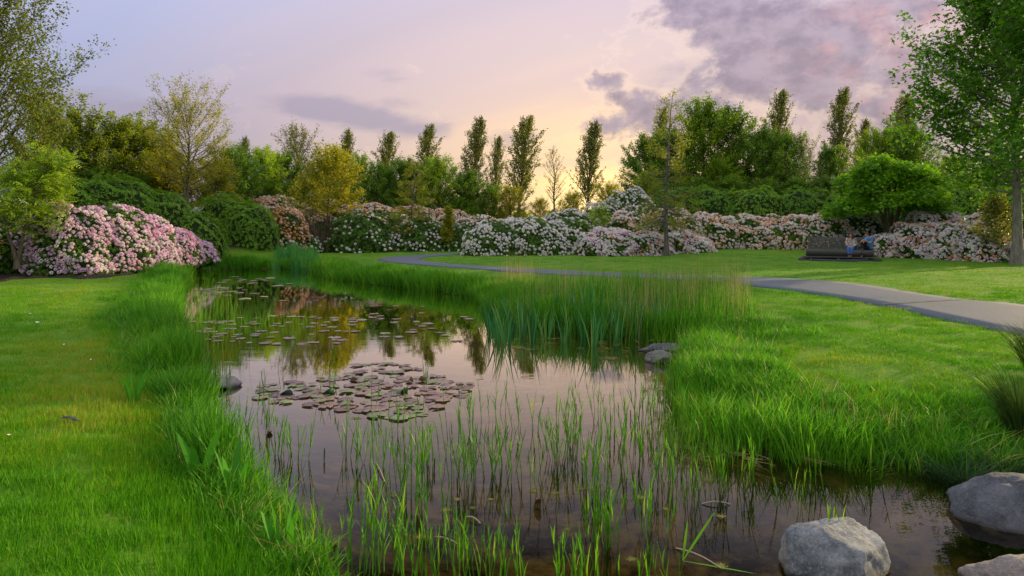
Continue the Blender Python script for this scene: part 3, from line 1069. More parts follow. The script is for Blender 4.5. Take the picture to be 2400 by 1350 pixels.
L_GOLD = leaf_mat('leaf_gold', [(0, (0.13, 0.17, 0.008)), (0.5, (0.28, 0.31, 0.014)), (1, (0.48, 0.45, 0.03))], 0.5, gain=1.1)
L_OLIVE = leaf_mat('leaf_olive', [(0, (0.07, 0.12, 0.008)), (0.5, (0.17, 0.24, 0.012)), (1, (0.32, 0.38, 0.025))], 0.5, vary=0.3, gain=1.3)
L_LEFT = leaf_mat('leaf_left', [(0, (0.045, 0.080, 0.006)), (0.5, (0.11, 0.165, 0.010)), (1, (0.24, 0.29, 0.02))], 0.45)
L_FRESH = leaf_mat('leaf_fresh', [(0, (0.040, 0.085, 0.004)), (0.5, (0.105, 0.195, 0.007)), (1, (0.23, 0.34, 0.015))], 0.48, vary=0.4, gain=1.65)
L_DEEP = leaf_mat('leaf_deep', [(0, (0.022, 0.058, 0.005)), (0.5, (0.060, 0.140, 0.008)), (1, (0.14, 0.25, 0.015))], 0.45, vary=0.4, gain=1.65)
L_POP = leaf_mat('leaf_poplar', [(0, (0.06, 0.09, 0.010)), (0.5, (0.13, 0.17, 0.015)), (1, (0.25, 0.29, 0.025))], 0.40, vary=0.25)
L_LARCH = leaf_mat('leaf_larch', [(0, (0.06, 0.09, 0.008)), (0.5, (0.17, 0.22, 0.010)), (1, (0.30, 0.35, 0.02))], 0.45, gain=1.2)
L_MAPLE = leaf_mat('leaf_maple', [(0, (0.035, 0.11, 0.006)), (0.5, (0.075, 0.22, 0.010)), (1, (0.15, 0.34, 0.02))], 0.42, gain=1.15)
L_ACER = leaf_mat('leaf_acer', [(0, (0.06, 0.17, 0.006)), (0.5, (0.13, 0.32, 0.010)), (1, (0.26, 0.46, 0.02))], 0.42, gain=1.2)
L_SPRING = leaf_mat('leaf_spring', [(0, (0.09, 0.17, 0.010)), (0.5, (0.17, 0.30, 0.02)), (1, (0.32, 0.44, 0.04))], 0.45, gain=1.3)
L_VARIE = leaf_mat('leaf_variegated', [(0, (0.08, 0.13, 0.02)), (0.5, (0.22, 0.27, 0.05)), (1, (0.50, 0.50, 0.18))], 0.35)


def tree_parts(seed, H, r0, clear, prof, nb, elev, N, size, mat, bark=None, spread=0.12, kind='simple', flat=0.5, limb=0.018, **kw):
    kw['limb'] = limb
    rng = np.random.default_rng(seed)
    tr, br, sb = skeleton(rng, H, r0, clear, prof, nb, elev, **kw)
    bark = bark or BARK
    g1, g2 = Geo(), Geo()
    for p, r in tr:
        V, q = tube(p, r, 9)
        g1.add(V, [q])
    for p, r in br:
        V, q = tube(p, r, 5)
        g2.add(V, [q])
    for p, r, w in sb:
        V, q = tube(p, r, 3)
        g2.add(V, [q])
    A, D, tone = leaf_points(rng, sb, N, spread)
    V, q, T = leaves(rng, A, D, tone, size, kind, flat)
    return (g1.mesh('trunk', bark, True), g2.mesh('branches', bark, True),
            make_mesh('crown', V, [q], mat, {'tint': T}), float(np.percentile(V[:, 2], 99.7)))


def put_tree(parts, name, label, px, ytop, ybase, Y, wx=1.0, rotz=0.0, cat='tree', group=None):
    """places a tree so that base and top come out where the photograph shows them at depth Y; wx widens it"""
    b = P(px, ybase, Y)
    h = P(px, ytop, Y)[2] - b[2]
    s = h / parts[3]
    wx *= 1.27
    o = thing(name, label, cat, b, rotz, (s * wx, s * wx, s), group)
    link('trunk', parts[0], o)
    link('branches', parts[1], o)
    link('crown', parts[2], o, kind='stuff')
    return o


bell = lambda lo, pk, hi: (lambda t: (lo + (pk - lo) * math.sin(min(1, t / 0.4) * math.pi / 2)) if t < 0.4 else pk + (hi - pk) * ((t - 0.4) / 0.6) ** 1.5)

# kinds used more than once
POPLAR = [tree_parts(200 + k, 13, 0.16, 0.08, bell(0.26, 0.29, 0.03), 100, lambda t: 58 + 14 * t, 8500, 0.21, L_POP, spread=0.10, lean=(0.075, 0.0), nsub=5, sublen=0.34, up=0.12, flat=0.1) for k in range(3)]
HORN = [tree_parts(220 + k, 8, 0.14, 0.02, bell(0.40, 0.52, 0.26), 84, lambda t: 8 + 58 * t, 27000, 0.20, m, tpow=1.25, spread=0.15, nsub=7, sublen=0.40, up=0.25) for k, m in enumerate((L_FRESH, L_DEEP, L_DEEP))]
SHOOT = [tree_parts(230 + k, 8, 0.13, 0.02, bell(0.36, 0.46, 0.32), 70, lambda t: 14 + 60 * t, 18000, 0.18, m, spread=0.10, nsub=6, sublen=0.36, up=0.35) for k, m in enumerate((L_OLIVE, L_OLIVE, L_FRESH))]
THIN = [tree_parts(240 + k, 8, 0.10, 0.15, bell(0.28, 0.40, 0.22), 50, lambda t: 42 + 26 * t, n, 0.14, L_POP, spread=0.10, nsub=7, sublen=0.42, up=0.2, spread_sub=1.0) for k, n in enumerate((3600, 7000))]
ROUND = [tree_parts(250 + k, 5, 0.12, 0.06, bell(0.46, 0.52, 0.30), 60, lambda t: 12 + 55 * t, 13000, 0.15, m, spread=0.11, nsub=8, sublen=0.42, up=0.15, flat=0.8) for k, m in enumerate((L_GOLD, L_FRESH, L_DEEP))]

# left side
big = tree_parts(300, 11, 0.17, 0.12, bell(0.40, 0.46, 0.26), 70, lambda t: 22 + 40 * t, 36000, 0.15, L_LEFT, spread=0.16, nsub=9, sublen=0.45, up=0.2, spread_sub=1.0)
put_tree(big, 'tall_tree', 'tall loose olive green tree towering above the left bank', -30, -110, 560, 27, 0.72)
gT = 'dense trees with upright shoots behind the left bank'
put_tree(SHOOT[0], 'young_tree', 'yellow green tree with upright shoots next to the tall loose tree', 118, 232, 520, 37, 1.05, 0.3, group=gT)
put_tree(SHOOT[1], 'young_tree', 'yellow green tree with a pair of high upright shoots above the green rhododendrons', 192, 228, 520, 36, 1.05, 1.7, group=gT)
put_tree(SHOOT[0], 'young_tree', 'yellow green tree with pointed shoots, midway between tall loose tree and rounded sparse tree', 262, 262, 520, 36.5, 1.1, 3.0, group=gT)
put_tree(SHOOT[1], 'young_tree', 'dense olive tree with several thin tips left of the rounded sparse tree', 318, 262, 520, 38, 1.1, 4.4, group=gT)
put_tree(SHOOT[0], 'young_tree', 'olive tree partly hidden behind the rounded sparse tree', 385, 292, 520, 39, 1.1, 5.4, group=gT)
put_tree(ROUND[0], 'golden_bush', 'low golden bush lit by the sun below the rounded sparse tree', 395, 352, 520, 37, 1.0, 0.4, cat='bush')
put_tree(ROUND[0], 'golden_bush', 'golden bush spreading to the right of the rounded sparse tree', 500, 362, 510, 39.5, 0.95, 2.0, cat='bush')
put_tree(HORN[1], 'dense_tree', 'dark green tree behind the golden bush', 545, 340, 510, 47, 1.0, 1.2)
t1 = tree_parts(310, 7.4, 0.13, 0.22, bell(0.30, 0.42, 0.36), 62, lambda t: 16 + 50 * t, 12500, 0.115, L_GOLD, bark=BARK, spread=0.09, nsub=10, sublen=0.46, up=0.28, spread_sub=0.9, top=0.95)
put_tree(t1, 'rounded_tree', 'sparse rounded tree with golden young leaves and thin trunk on the left bank', 437, 178, 500, 34, 0.98, 0.5)
spring = tree_parts(320, 4.5, 0.07, 0.2, bell(0.32, 0.38, 0.2), 26, lambda t: 25 + 40 * t, 1000, 0.32, L_SPRING, spread=0.10, kind='frond', nsub=5, sublen=0.4, up=0.1, flat=0.9, stems=2)
put_tree(spring, 'feathery_tree', 'feathery light green tree growing out of the dark shrubs beside the mulch', 40, 340, 630, 21.5, 1.0, 0.2)
sap = tree_parts(321, 4.2, 0.055, 0.42, bell(0.24, 0.30, 0.2), 18, lambda t: 35 + 30 * t, 900, 0.33, L_SPRING, bark=BARK_PALE, spread=0.09, kind='frond', nsub=5, sublen=0.4, up=0.1, flat=0.9, lean=(0.21, 0.0))
put_tree(sap, 'slanting_sapling', 'slanting sapling with bare stem and feathery leaves before the lilac bushes', 78, 352, 612, 22.2, 1.0, 0.0)

# behind the far bank
gF = 'green trees behind the far bank'
put_tree(THIN[1], 'sparse_tree', 'loose brownish green tree rising behind the far bank, left of the golden tree', 706, 290, 500, 58, 1.05, 0.6)
put_tree(HORN[0], 'dense_tree', 'round leafy tree behind the far bank next to the golden bush', 612, 345, 505, 52, 1.0, 0.2, group=gF)
put_tree(HORN[1], 'dense_tree', 'dark leafy tree behind the far bank left of the loose brownish tree', 662, 355, 505, 56, 0.9, 2.2, group=gF)
put_tree(HORN[2], 'dense_tree', 'leafy tree behind the far bank hidden by the golden tree crown', 760, 372, 505, 57, 1.0, 1.0, group=gF)
put_tree(HORN[0], 'dense_tree', 'leafy tree behind the far bank just right of the golden tree', 846, 362, 510, 58, 0.8, 3.3, group=gF)
put_tree(HORN[1], 'dense_tree', 'bushy dark tree behind the far bank under the second poplar', 898, 382, 515, 56, 1.05, 4.2, group=gF)
put_tree(HORN[2], 'dense_tree', 'bushy tree behind the far bank behind the thin young larch', 962, 372, 515, 58, 1.0, 5.0, group=gF)
put_tree(HORN[0], 'dense_tree', 'bushy tree with thick finger like shoots behind the golden column shrub', 1028, 366, 520, 57, 1.0, 0.9, group=gF)
put_tree(HORN[2], 'dense_tree', 'low bushy dark tree at the right end of the far bank trees', 1092, 402, 520, 56, 1.05, 2.7, group=gF)
put_tree(HORN[1], 'dense_tree', 'lowest bushy tree of the far bank, under the pair of poplars', 1148, 430, 525, 57, 0.95, 3.9, group=gF)
t2 = tree_parts(330, 7.2, 0.11, 0.33, bell(0.32, 0.34, 0.12), 60, lambda t: 16 + 50 * t, 12500, 0.155, L_GOLD, spread=0.11, nsub=8, sublen=0.42, up=0.2)
put_tree(t2, 'golden_tree', 'golden green young tree with straight bare trunk at the pond end', 767, 338, 592, 43.0, 0.98, 0.8)
t3 = tree_parts(331, 6.0, 0.075, 0.20, bell(0.19, 0.18, 0.06), 50, lambda t: 4 + 20 * t, 4500, 0.11, L_LARCH, BARK_GREY, spread=0.07, kind='needle', nsub=5, sublen=0.4, up=-0.05)
put_tree(t3, 'young_larch', 'thin young larch with wispy branches in front of the far bank', 968, 378, 589, 44.5, 1.0, 0.3)
t4 = tree_parts(332, 3.0, 0.05, 0.06, bell(0.16, 0.20, 0.10), 40, lambda t: 40 + 30 * t, 3600, 0.13, L_GOLD, spread=0.07, nsub=6, up=0.2)
put_tree(t4, 'column_shrub', 'narrow golden column shaped shrub in front of the far bank', 1050, 484, 583, 43.8, 0.9, 0.0, cat='bush')
t5 = tree_parts(333, 1.6, 0.04, 0.05, bell(0.34, 0.42, 0.25), 24, lambda t: 25 + 45 * t, 900, 0.12, L_GOLD, spread=0.07, nsub=5)
put_tree(t5, 'yellow_shrub', 'small bright yellow green shrub near the thin young larch', 944, 536, 588, 43.8, 1.0, 0.0, cat='bush')

gP = 'slim poplars on the skyline'
for k, (px, yt, Y, wx, lab) in enumerate([
        (811, 306, 76, 0.92, 'slim poplar on the skyline just right of the golden tree top'),
        (898, 309, 76, 1.0, 'slim poplar on the skyline second from the golden tree'),
        (993, 291, 75, 0.98, 'slim poplar on the skyline above the thin young larch'),
        (1105, 277, 74, 1.05, 'tall slim poplar on the skyline paired with a shorter one'),
        (1158, 320, 76, 0.9, 'shorter poplar squeezed between two tall poplars'),
        (1216, 272, 72, 1.15, 'broadest and tallest poplar beside the bright sunset gap'),
        (1376, 288, 72, 1.05, 'lone poplar right of the nearly bare tree in the sunset gap'),
        (1814, 213, 66, 0.95, 'slim poplar rising behind the two dense trees of the right mound'),
        (1960, 207, 66, 1.0, 'tallest slim poplar left of the multi stemmed maple'),
        (2012, 280, 70, 0.8, 'short poplar tip above the multi stemmed maple'),
        (2108, 222, 66, 1.1, 'slim poplar next to the big pale trunked tree'),
        (1546, 252, 70, 0.8, 'poplar tip half hidden behind the tall larch'),
        (566, 322, 78, 0.8, 'short poplar tip above the golden bush')]):
    put_tree(POPLAR[k % 3], 'poplar', lab, px, yt, 505 if px < 1450 else 470, Y, wx * (0.66 + 0.05 * (k * 7 % 4)), (k * 1.7) % 0.9 - 0.45, group=gP)
bare = tree_parts(340, 7.5, 0.09, 0.16, bell(0.16, 0.25, 0.08), 46, lambda t: 46 + 24 * t, 1500, 0.10, L_LARCH, BARK, spread=0.05, nsub=3, sublen=0.28, up=0.12)
put_tree(bare, 'nearly_bare_tree', 'nearly bare young tree standing in the bright sunset gap', 1299, 343, 508, 58, 1.0, 0.0)
for px, yt, Y, lab in ((1198, 432, 56, 'low golden bush glowing under the broadest poplar'), (1266, 462, 60, 'low golden bush at the foot of the nearly bare tree'),
                       (1340, 446, 60, 'golden bush between the nearly bare tree and the lone poplar'), (1422, 424, 60, 'golden bush beside the lone poplar, against the glow'),
                       (1460, 440, 56, 'low golden bush below the dense trees of the right mound')):
    put_tree(ROUND[0], 'sunlit_bush', lab, px, yt, 525, Y, 1.05, px * 0.01, cat='bush', group='golden bushes in the sunset gap')

# right mound
gR = 'dense trees on the right mound'
for k, (px, yt, yb, Y, wx, kind, lab) in enumerate([
        (1512, 318, 470, 53, 0.9, 2, 'dense dark tree with knobbly side shoots at the left end of the mound trees'),
        (1570, 300, 470, 54, 0.9, 1, 'dense green tree right behind the tall larch'),
        (1652, 232, 470, 55, 0.82, 0, 'tallest dense tree of the right mound with a rounded shooting top'),
        (1722, 250, 470, 56, 0.80, 2, 'dense tree of the right mound beside the tallest one, with ragged top'),
        (1790, 300, 470, 53, 0.85, 1, 'bushy rounded tree of the right mound before a skyline poplar'),
        (1838, 312, 470, 54, 0.75, 2, 'bushy tree at the right end of the mound trees'),
        (1690, 370, 470, 52, 1.05, 0, 'low leafy tree in front of the tallest mound trees'),
        (1942, 340, 470, 52, 0.8, 1, 'green tree below the tallest slim poplar'),
        (2055, 300, 470, 50, 0.8, 0, 'green tree rising behind the multi stemmed maple'),
        (2135, 290, 470, 49, 0.85, 1, 'dark green tree beside the slim poplar next to the big tree'),
        (2235, 360, 470, 46, 1.1, 0, 'leafy tree behind the hedge between maple and big trunk'),
        (2330, 372, 470, 44, 1.15, 0, 'leafy tree behind the hedge at the big trunk'),
        (2440, 340, 470, 44, 1.1, 1, 'leafy tree behind the hedge beyond the big trunk')]):
    put_tree(HORN[kind], 'mound_tree', lab, px, yt, yb, Y, wx, k * 1.3, group=gR)
put_tree(THIN[1], 'sparse_tree', 'loose yellowish tree showing sky between the mound trees and the tallest poplar', 1886, 308, 470, 54, 0.85, 0.4)
put_tree(ROUND[1], 'layered_bush', 'light green layered bush on the mound left of the tall larch', 1512, 400, 470, 48, 1.0, 0.7, cat='bush')
sap2 = tree_parts(345, 2.6, 0.035, 0.1, bell(0.34, 0.36, 0.15), 26, lambda t: 15 + 45 * t, 1300, 0.14, L_SPRING, spread=0.08, nsub=5)
put_tree(sap2, 'green_sapling', 'light green sapling in the gap between white and peach rhododendrons', 1402, 482, 578, 38.5, 1.0, 0.0, cat='bush')
larch = tree_parts(350, 8.6, 0.15, 0.20, bell(0.26, 0.20, 0.08), 60, lambda t: -6 + 18 * t, 5600, 0.115, L_LARCH, BARK_GREY, spread=0.10, kind='needle', nsub=6, sublen=0.42, up=-0.02, tpow=1.35, top=0.99)
put_tree(larch, 'tall_larch', 'tall sparse larch with straight grey trunk standing on the lawn', 1562, 222, 604, 35.6, 0.66, 0.9)
varie = tree_parts(351, 2.6, 0.05, 0.04, bell(0.34, 0.36, 0.16), 34, lambda t: 35 + 35 * t, 3400, 0.12, L_VARIE, spread=0.10, nsub=6, up=0.3)
put_tree(varie, 'variegated_shrub', 'pale yellow variegated shrub beside the big pale trunk', 2335, 452, 612, 30.2, 0.95, 0.0, cat='bush')
bigr = tree_parts(360, 13.0, 0.27, 0.27, bell(0.34, 0.44, 0.28), 84, lambda t: 10 + 46 * t, 30000, 0.19, L_MAPLE, BARK_PALE, spread=0.22, kind='maple', nsub=11, sublen=0.46, up=0.16, spread_sub=1.0, flat=0.9, limb=0.011)
put_tree(bigr, 'big_maple', 'big lobed leaf tree with pale trunk on the lawn at the right', 2384, -150, 622, 28.5, 0.74, 0.0)


def layered_maple():
    """many-stemmed maple with overlapping pads of leaves"""
    rng = np.random.default_rng(77)
    b = P(2085, 560, 36.0)
    o = thing('layered_maple', 'broad bright green maple with several bare stems and layered pads, behind the bench', 'tree', b)
    g, gb = Geo(), Geo()
    rx, rz, z0 = 3.0, 2.5, 2.2
    pads = []
    for k in range(96):
        u = unit(rng.normal(size=3))
        u[2] = abs(u[2]) * 1.25 - 0.32
        r = rng.uniform(0.6, 1.0)
        pads.append(np.array([u[0] * rx * r, u[1] * rx * 0.85 * r, z0 + u[2] * rz * r]))
    stems = []
    for k in range(7):
        a = k * 0.9 + rng.uniform(-.2, .2)
        e = np.array([math.cos(a) * rng.uniform(0.5, 1.0), math.sin(a) * 0.7, 2.3])
        s = np.linspace(0, 1, 7)[:, None]
        foot = np.array([math.cos(a) * 0.16, math.sin(a) * 0.14, -0.1])
        pts = foot + (e - foot) * s + np.cumsum(rng.normal(size=(7, 3)) * 0.05, 0) * s
        pts[:, :2] *= 0.7 + 0.3 * s
        stems.append(pts)
        V, q = tube(pts, np.linspace(0.085, 0.045, 7), 7)
        link('stem', make_mesh('stem', V, [q], BARK, {'tint': np.full(len(V), .5)}, True), o)
    As, Ds, Ts = [], [], []
    for p in pads:
        st = stems[int(np.argmin([np.linalg.norm(s[-1][:2] - p[:2]) for s in stems]))][-1]
        s = np.linspace(0, 1, 5)[:, None]
        pt = st + (p - st) * s + np.array([0, 0, 0.25]) * np.sin(s * math.pi)
        V, q = tube(pt, np.linspace(0.035, 0.008, 5), 4)
        gb.add(V, [q])
        n = 220
        a = rng.uniform(0, 2 * math.pi, n)
        r = np.sqrt(rng.random(n)) * rng.uniform(0.55, 0.85)
        out = unit(np.array([p[0], p[1], 0.01]))
        A = p + np.column_stack([np.cos(a) * r, np.sin(a) * r, 0.12 - r * r * 0.45 + rng.normal(size=n) * 0.13])
        A[:, 2] -= np.maximum(0, (A - p) @ out) * 0.25
        As.append(A)
        Ds.append(np.column_stack([np.cos(a), np.sin(a), -0.5 * np.ones(n)]))
        Ts.append(np.full(n, rng.uniform(0, 0.5)))
    V, q, T = leaves(rng, np.concatenate(As), unit(np.concatenate(Ds)), np.concatenate(Ts), 0.15, 'maple', 1.0)
    link('branches', gb.mesh('branches', BARK, True), o)
    link('crown', make_mesh('crown', V, [q], L_ACER, {'tint': T}), o, kind='stuff')


layered_maple()
# dark bushes filling the foot of the woods
for k, (px, yt, Y, lab) in enumerate([(1560, 420, 50, 'dark bush at the foot of the mound trees behind the tall larch'), (1640, 415, 50, 'dark bush at the foot of the tallest mound tree'),
        (1715, 412, 50, 'dark bush at the foot of the ragged topped mound tree'), (1790, 418, 50, 'dark bush at the foot of the rounded mound tree'), (1866, 415, 49, 'dark bush below the loose yellowish tree'),
        (1930, 412, 48, 'dark bush below the tallest slim poplar'), (2180, 400, 44, 'dark bush behind the hedge right of the maple'), (2270, 405, 43, 'dark bush behind the hedge midway to the big trunk'),
        (2370, 408, 42, 'dark bush behind the hedge at the big trunk'), (150, 385, 34, 'dark bush under the shooting trees above the green rhododendrons'), (240, 392, 34.5, 'dark bush under the pointed shoots of the left bank'),
        (320, 402, 36, 'dark bush under the thin tipped tree of the left bank'), (60, 380, 32, 'dark bush behind the feathery tree'), (600, 420, 50, 'dark bush behind the crown of the far bank'),
        (690, 425, 53, 'dark bush on the far bank under the loose brownish tree'), (800, 432, 54, 'dark bush on the far bank right of the golden tree'), (940, 442, 55, 'dark bush on the far bank behind the thin young larch'), (1080, 462, 55, 'dark bush at the low end of the far bank')]):
    put_tree(ROUND[2], 'dark_bush', lab, px, yt, yt + 95, Y, 1.25, k * 0.8, cat='bush', group='dark bushes at the foot of the trees')

# wood far beyond, closing the gaps under the poplars
rng = np.random.default_rng(5)
g = Geo()
for k in range(70):
    X = rng.uniform(-95, 95)
    Y = rng.uniform(92, 120)
    if -2 < X - 0.10 * Y < 12:
        h = rng.uniform(2.0, 3.0)
    else:
        h = rng.uniform(4.0, 7.0)
    u = unit(rng.normal(size=(420, 3)))
    u[:, 2] = np.abs(u[:, 2])
    p = np.array([X, Y, 0.3]) + u * np.array([3.2, 2.6, h]) * rng.uniform(0.55, 1.05, 420)[:, None]
    V, q, T = leaves(rng, p, u, np.full(420, rng.uniform(0, .5)), 0.75, 'simple', 0.3)
    g.add(V, [q], T)
link('far_wood', g.mesh('far_wood', L_OLIVE), label='far belt of leafy trees closing the view below the poplars', category='wood', kind='stuff')

# ------------------------------------------------------------------ grass and reeds
def blades(rng, base, h, lean, bend, w, segs=3, droop=0.0, wpow=1.0):
    """curved tapering strips; lean (n,2) is the direction the tip bends to"""
    n = len(base)
    face = rng.uniform(0, math.pi, n)
    wd = np.column_stack([np.cos(face), np.sin(face), np.zeros(n)])
    rows = []
    for k in range(segs + 1):
        s = k / segs
        c = base + np.column_stack([lean[:, 0] * bend * h * s ** 1.7, lean[:, 1] * bend * h * s ** 1.7, h * (s - droop * s ** 3)])
        if k < segs:
            ww = (w * (1 - s ** 2 * 0.75) if wpow == 1.0 else w * math.sin(math.pi * (0.12 + 0.88 * s)) ** 0.6)
            ww = np.broadcast_to(ww, (n,))[:, None] * 0.5
            rows += [c - wd * ww, c + wd * ww]
        else:
            rows += [c]
    V = np.stack(rows, 1)
    m = V.shape[1]
    b = np.arange(n)[:, None] * m
    q = [np.concatenate([b + 2 * k, b + 2 * k + 1, b + 2 * k + 3, b + 2 * k + 2], 1) for k in range(segs - 1)]
    t = np.concatenate([b + 2 * segs - 2, b + 2 * segs - 1, b + 2 * segs], 1)
    return V.reshape(-1, 3), ([np.concatenate(q)] if q else []) + [t], m


def tuft(seed, n, Rr, h0, h1, w, bend, mat, segs=2, outw=0.4, droop=0.1):
    rng = np.random.default_rng(seed)
    a = rng.uniform(0, 2 * math.pi, n)
    r = np.sqrt(rng.random(n)) * Rr
    base = np.column_stack([np.cos(a) * r, np.sin(a) * r, np.full(n, -0.02)])
    h = rng.uniform(h0, h1, n)
    la = a * outw + rng.uniform(0, 2 * math.pi, n) * (1 - outw)
    lean = np.column_stack([np.cos(la), np.sin(la)]) * rng.uniform(0.2, 1.3, n)[:, None]
    V, f, m = blades(rng, base, h, lean, bend, w, segs, droop)
    return make_mesh('tuft', V, f, mat, {'tint': np.repeat(rng.random(n), m)})


def scatter_group():
    ng = bpy.data.node_groups.new('scatter', 'GeometryNodeTree')
    ng.interface.new_socket('Geometry', in_out='INPUT', socket_type='NodeSocketGeometry')
    ng.interface.new_socket('Collection', in_out='INPUT', socket_type='NodeSocketCollection')
    ng.interface.new_socket('Geometry', in_out='OUTPUT', socket_type='NodeSocketGeometry')
    n, l = ng.nodes, ng.links
    gi, go = n.new('NodeGroupInput'), n.new('NodeGroupOutput')
    ci = n.new('GeometryNodeCollectionInfo')
    ci.inputs['Separate Children'].default_value = True
    ci.inputs['Reset Children'].default_value = True
    l.new(gi.outputs['Collection'], ci.inputs['Collection'])
    ip = n.new('GeometryNodeInstanceOnPoints')
    ip.inputs['Pick Instance'].default_value = True
    l.new(gi.outputs['Geometry'], ip.inputs['Points'])
    l.new(ci.outputs[0], ip.inputs['Instance'])

    def attr(nm, ty):
        a = n.new('GeometryNodeInputNamedAttribute')
        a.data_type = ty
        a.inputs['Name'].default_value = nm
        return a.outputs['Attribute']
    l.new(attr('idx', 'INT'), ip.inputs['Instance Index'])
    l.new(attr('rot', 'FLOAT_VECTOR'), ip.inputs['Rotation'])
    l.new(attr('scl', 'FLOAT_VECTOR'), ip.inputs['Scale'])
    l.new(ip.outputs[0], go.inputs[0])
    return ng


SCATTER = scatter_group()


def scatter(name, protos, pts, rot, scl, tint, label, category, seed=0):
    rng = np.random.default_rng(seed)
    c = bpy.data.collections.new(name + '_kinds')
    for k, p in enumerate(protos):
        c.objects.link(bpy.data.objects.new('%s_kind_%02d' % (name, k), p))
    me = bpy.data.meshes.new(name)
    n = len(pts)
    me.vertices.add(n)
    me.vertices.foreach_set('co', np.asarray(pts, np.float32).ravel())
    for nm, ty, val, key in (('idx', 'INT', rng.integers(0, len(protos), n).astype(np.int32), 'value'), ('itint', 'FLOAT', np.asarray(tint, np.float32), 'value'),
                             ('rot', 'FLOAT_VECTOR', np.asarray(rot, np.float32).ravel(), 'vector'), ('scl', 'FLOAT_VECTOR', np.asarray(scl, np.float32).ravel(), 'vector')):
        a = me.attributes.new(nm, ty, 'POINT')
        a.data.foreach_set(key, val)
    o = link(name, me, label=label, category=category, kind='stuff')
    md = o.modifiers.new('scatter', 'NODES')
    md.node_group = SCATTER
    sid = [s.identifier for s in SCATTER.interface.items_tree if s.in_out == 'INPUT' and s.name == 'Collection'][0]
    md[sid] = c
    return o


def patches(x, y):
    """slow variation over the lawn, 0..1"""
    v = np.sin(x * 0.9 + 1.3 * np.sin(y * 0.7)) + np.sin(y * 1.1 + 1.7 * np.sin(x * 0.5 + 2)) + 0.7 * np.sin(x * 2.7 + y * 1.9) + 0.8 * np.sin(x * 5.1 - y * 4.3) * np.sin(x * 3.3 + y * 6.1) + 0.6 * np.sin(x * 11.3 + 2 * np.sin(y * 7)) * np.sin(y * 9.7)
    return np.clip(0.5 + v / 5.0, 0, 1)


def rand_rt(rng, n, tilt=0.12):
    return np.column_stack([rng.normal(size=n) * tilt, rng.normal(size=n) * tilt, rng.uniform(0, 6.283, n)])


def s3(a, b=None):
    return np.column_stack([a, a, a if b is None else b])


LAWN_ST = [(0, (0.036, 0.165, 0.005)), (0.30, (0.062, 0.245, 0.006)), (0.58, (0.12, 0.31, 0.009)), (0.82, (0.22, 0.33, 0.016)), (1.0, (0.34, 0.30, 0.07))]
TALL_ST = [(0, (0.022, 0.10, 0.006)), (0.35, (0.048, 0.19, 0.009)), (0.65, (0.095, 0.28, 0.014)), (0.9, (0.18, 0.37, 0.02)), (1.0, (0.34, 0.36, 0.08))]
M_LAWN = leaf_mat('lawn_blade', LAWN_ST, 0.35, 0.6, 0.15, inst=True, warm=(1.1, 1.1, 0.6), gain=1.12)
M_TALL = leaf_mat('tall_blade', TALL_ST, 0.38, 0.55, 0.2, inst=True, warm=(1.1, 1.15, 0.6), gain=1.3)
M_TEAL = leaf_mat('cattail_leaf', [(0, (0.016, 0.085, 0.032)), (0.5, (0.030, 0.155, 0.050)), (0.85, (0.06, 0.22, 0.055)), (1.0, (0.16, 0.24, 0.05))], 0.3, 0.5, 0.3, vary=0.4, gain=1.6)
M_TEALI = leaf_mat('rush_leaf', [(0, (0.016, 0.085, 0.030)), (0.5, (0.035, 0.17, 0.045)), (1.0, (0.10, 0.26, 0.05))], 0.35, 0.5, 0.3, inst=True, gain=1.7)
M_DRY = leaf_mat('dry_reed', [(0, (0.16, 0.15, 0.05)), (0.5, (0.34, 0.30, 0.13)), (1.0, (0.52, 0.46, 0.24))], 0.25, 0.7, 0.15, inst=True)
M_REED = leaf_mat('reed_leaf', [(0, (0.035, 0.13, 0.012)), (0.5, (0.075, 0.24, 0.015)), (0.85, (0.16, 0.34, 0.02)), (1.0, (0.30, 0.34, 0.06))], 0.38, 0.5, 0.25, vary=0.2, warm=(1.1, 1.15, 0.6), gain=1.25)

T_LAWN = [tuft(400 + k, 64, 0.17, 0.030, 0.078, 0.0055, 0.55, M_LAWN) for k in range(4)]
T_LAWNFAR = [tuft(410 + k, 60, 0.30, 0.020, 0.045, 0.012, 0.6, M_LAWN, 1) for k in range(3)]
T_ROUGH = [tuft(420 + k, 44, 0.17, 0.08, 0.24, 0.009, 0.55, M_TALL, 3) for k in range(4)]
T_TALL = [tuft(430 + k, 38, 0.15, 0.22, 0.58, 0.0105, 0.34, M_TALL, 3) for k in range(4)]
T_RUSH = [tuft(440 + k, 36, 0.16, 0.45, 0.95, 0.012, 0.18, M_TEALI, 3) for k in range(3)]
T_DRY = [tuft(450 + k, 9, 0.24, 0.55, 1.12, 0.005, 0.06, M_DRY, 3, droop=0.0) for k in range(3)]
T_REEDG = [tuft(460 + k, 14, 0.20, 0.34, 0.74, 0.011, 0.22, M_TALL, 4, outw=0.2) for k in range(4)]


def sample_band(rng, ya, yb, dens, xl=0.92, xr=1.02, pad=1.4):
    A = ((xl + xr) * (ya + yb) / 2 + 2 * pad) * (yb - ya)
    n = int(A * dens)
    y = rng.uniform(ya, yb, n)
    x = rng.uniform(-1, 1, n)
    x = np.where(x < 0, x * (y * xl + pad), x * (y * xr + pad))
    return x, y


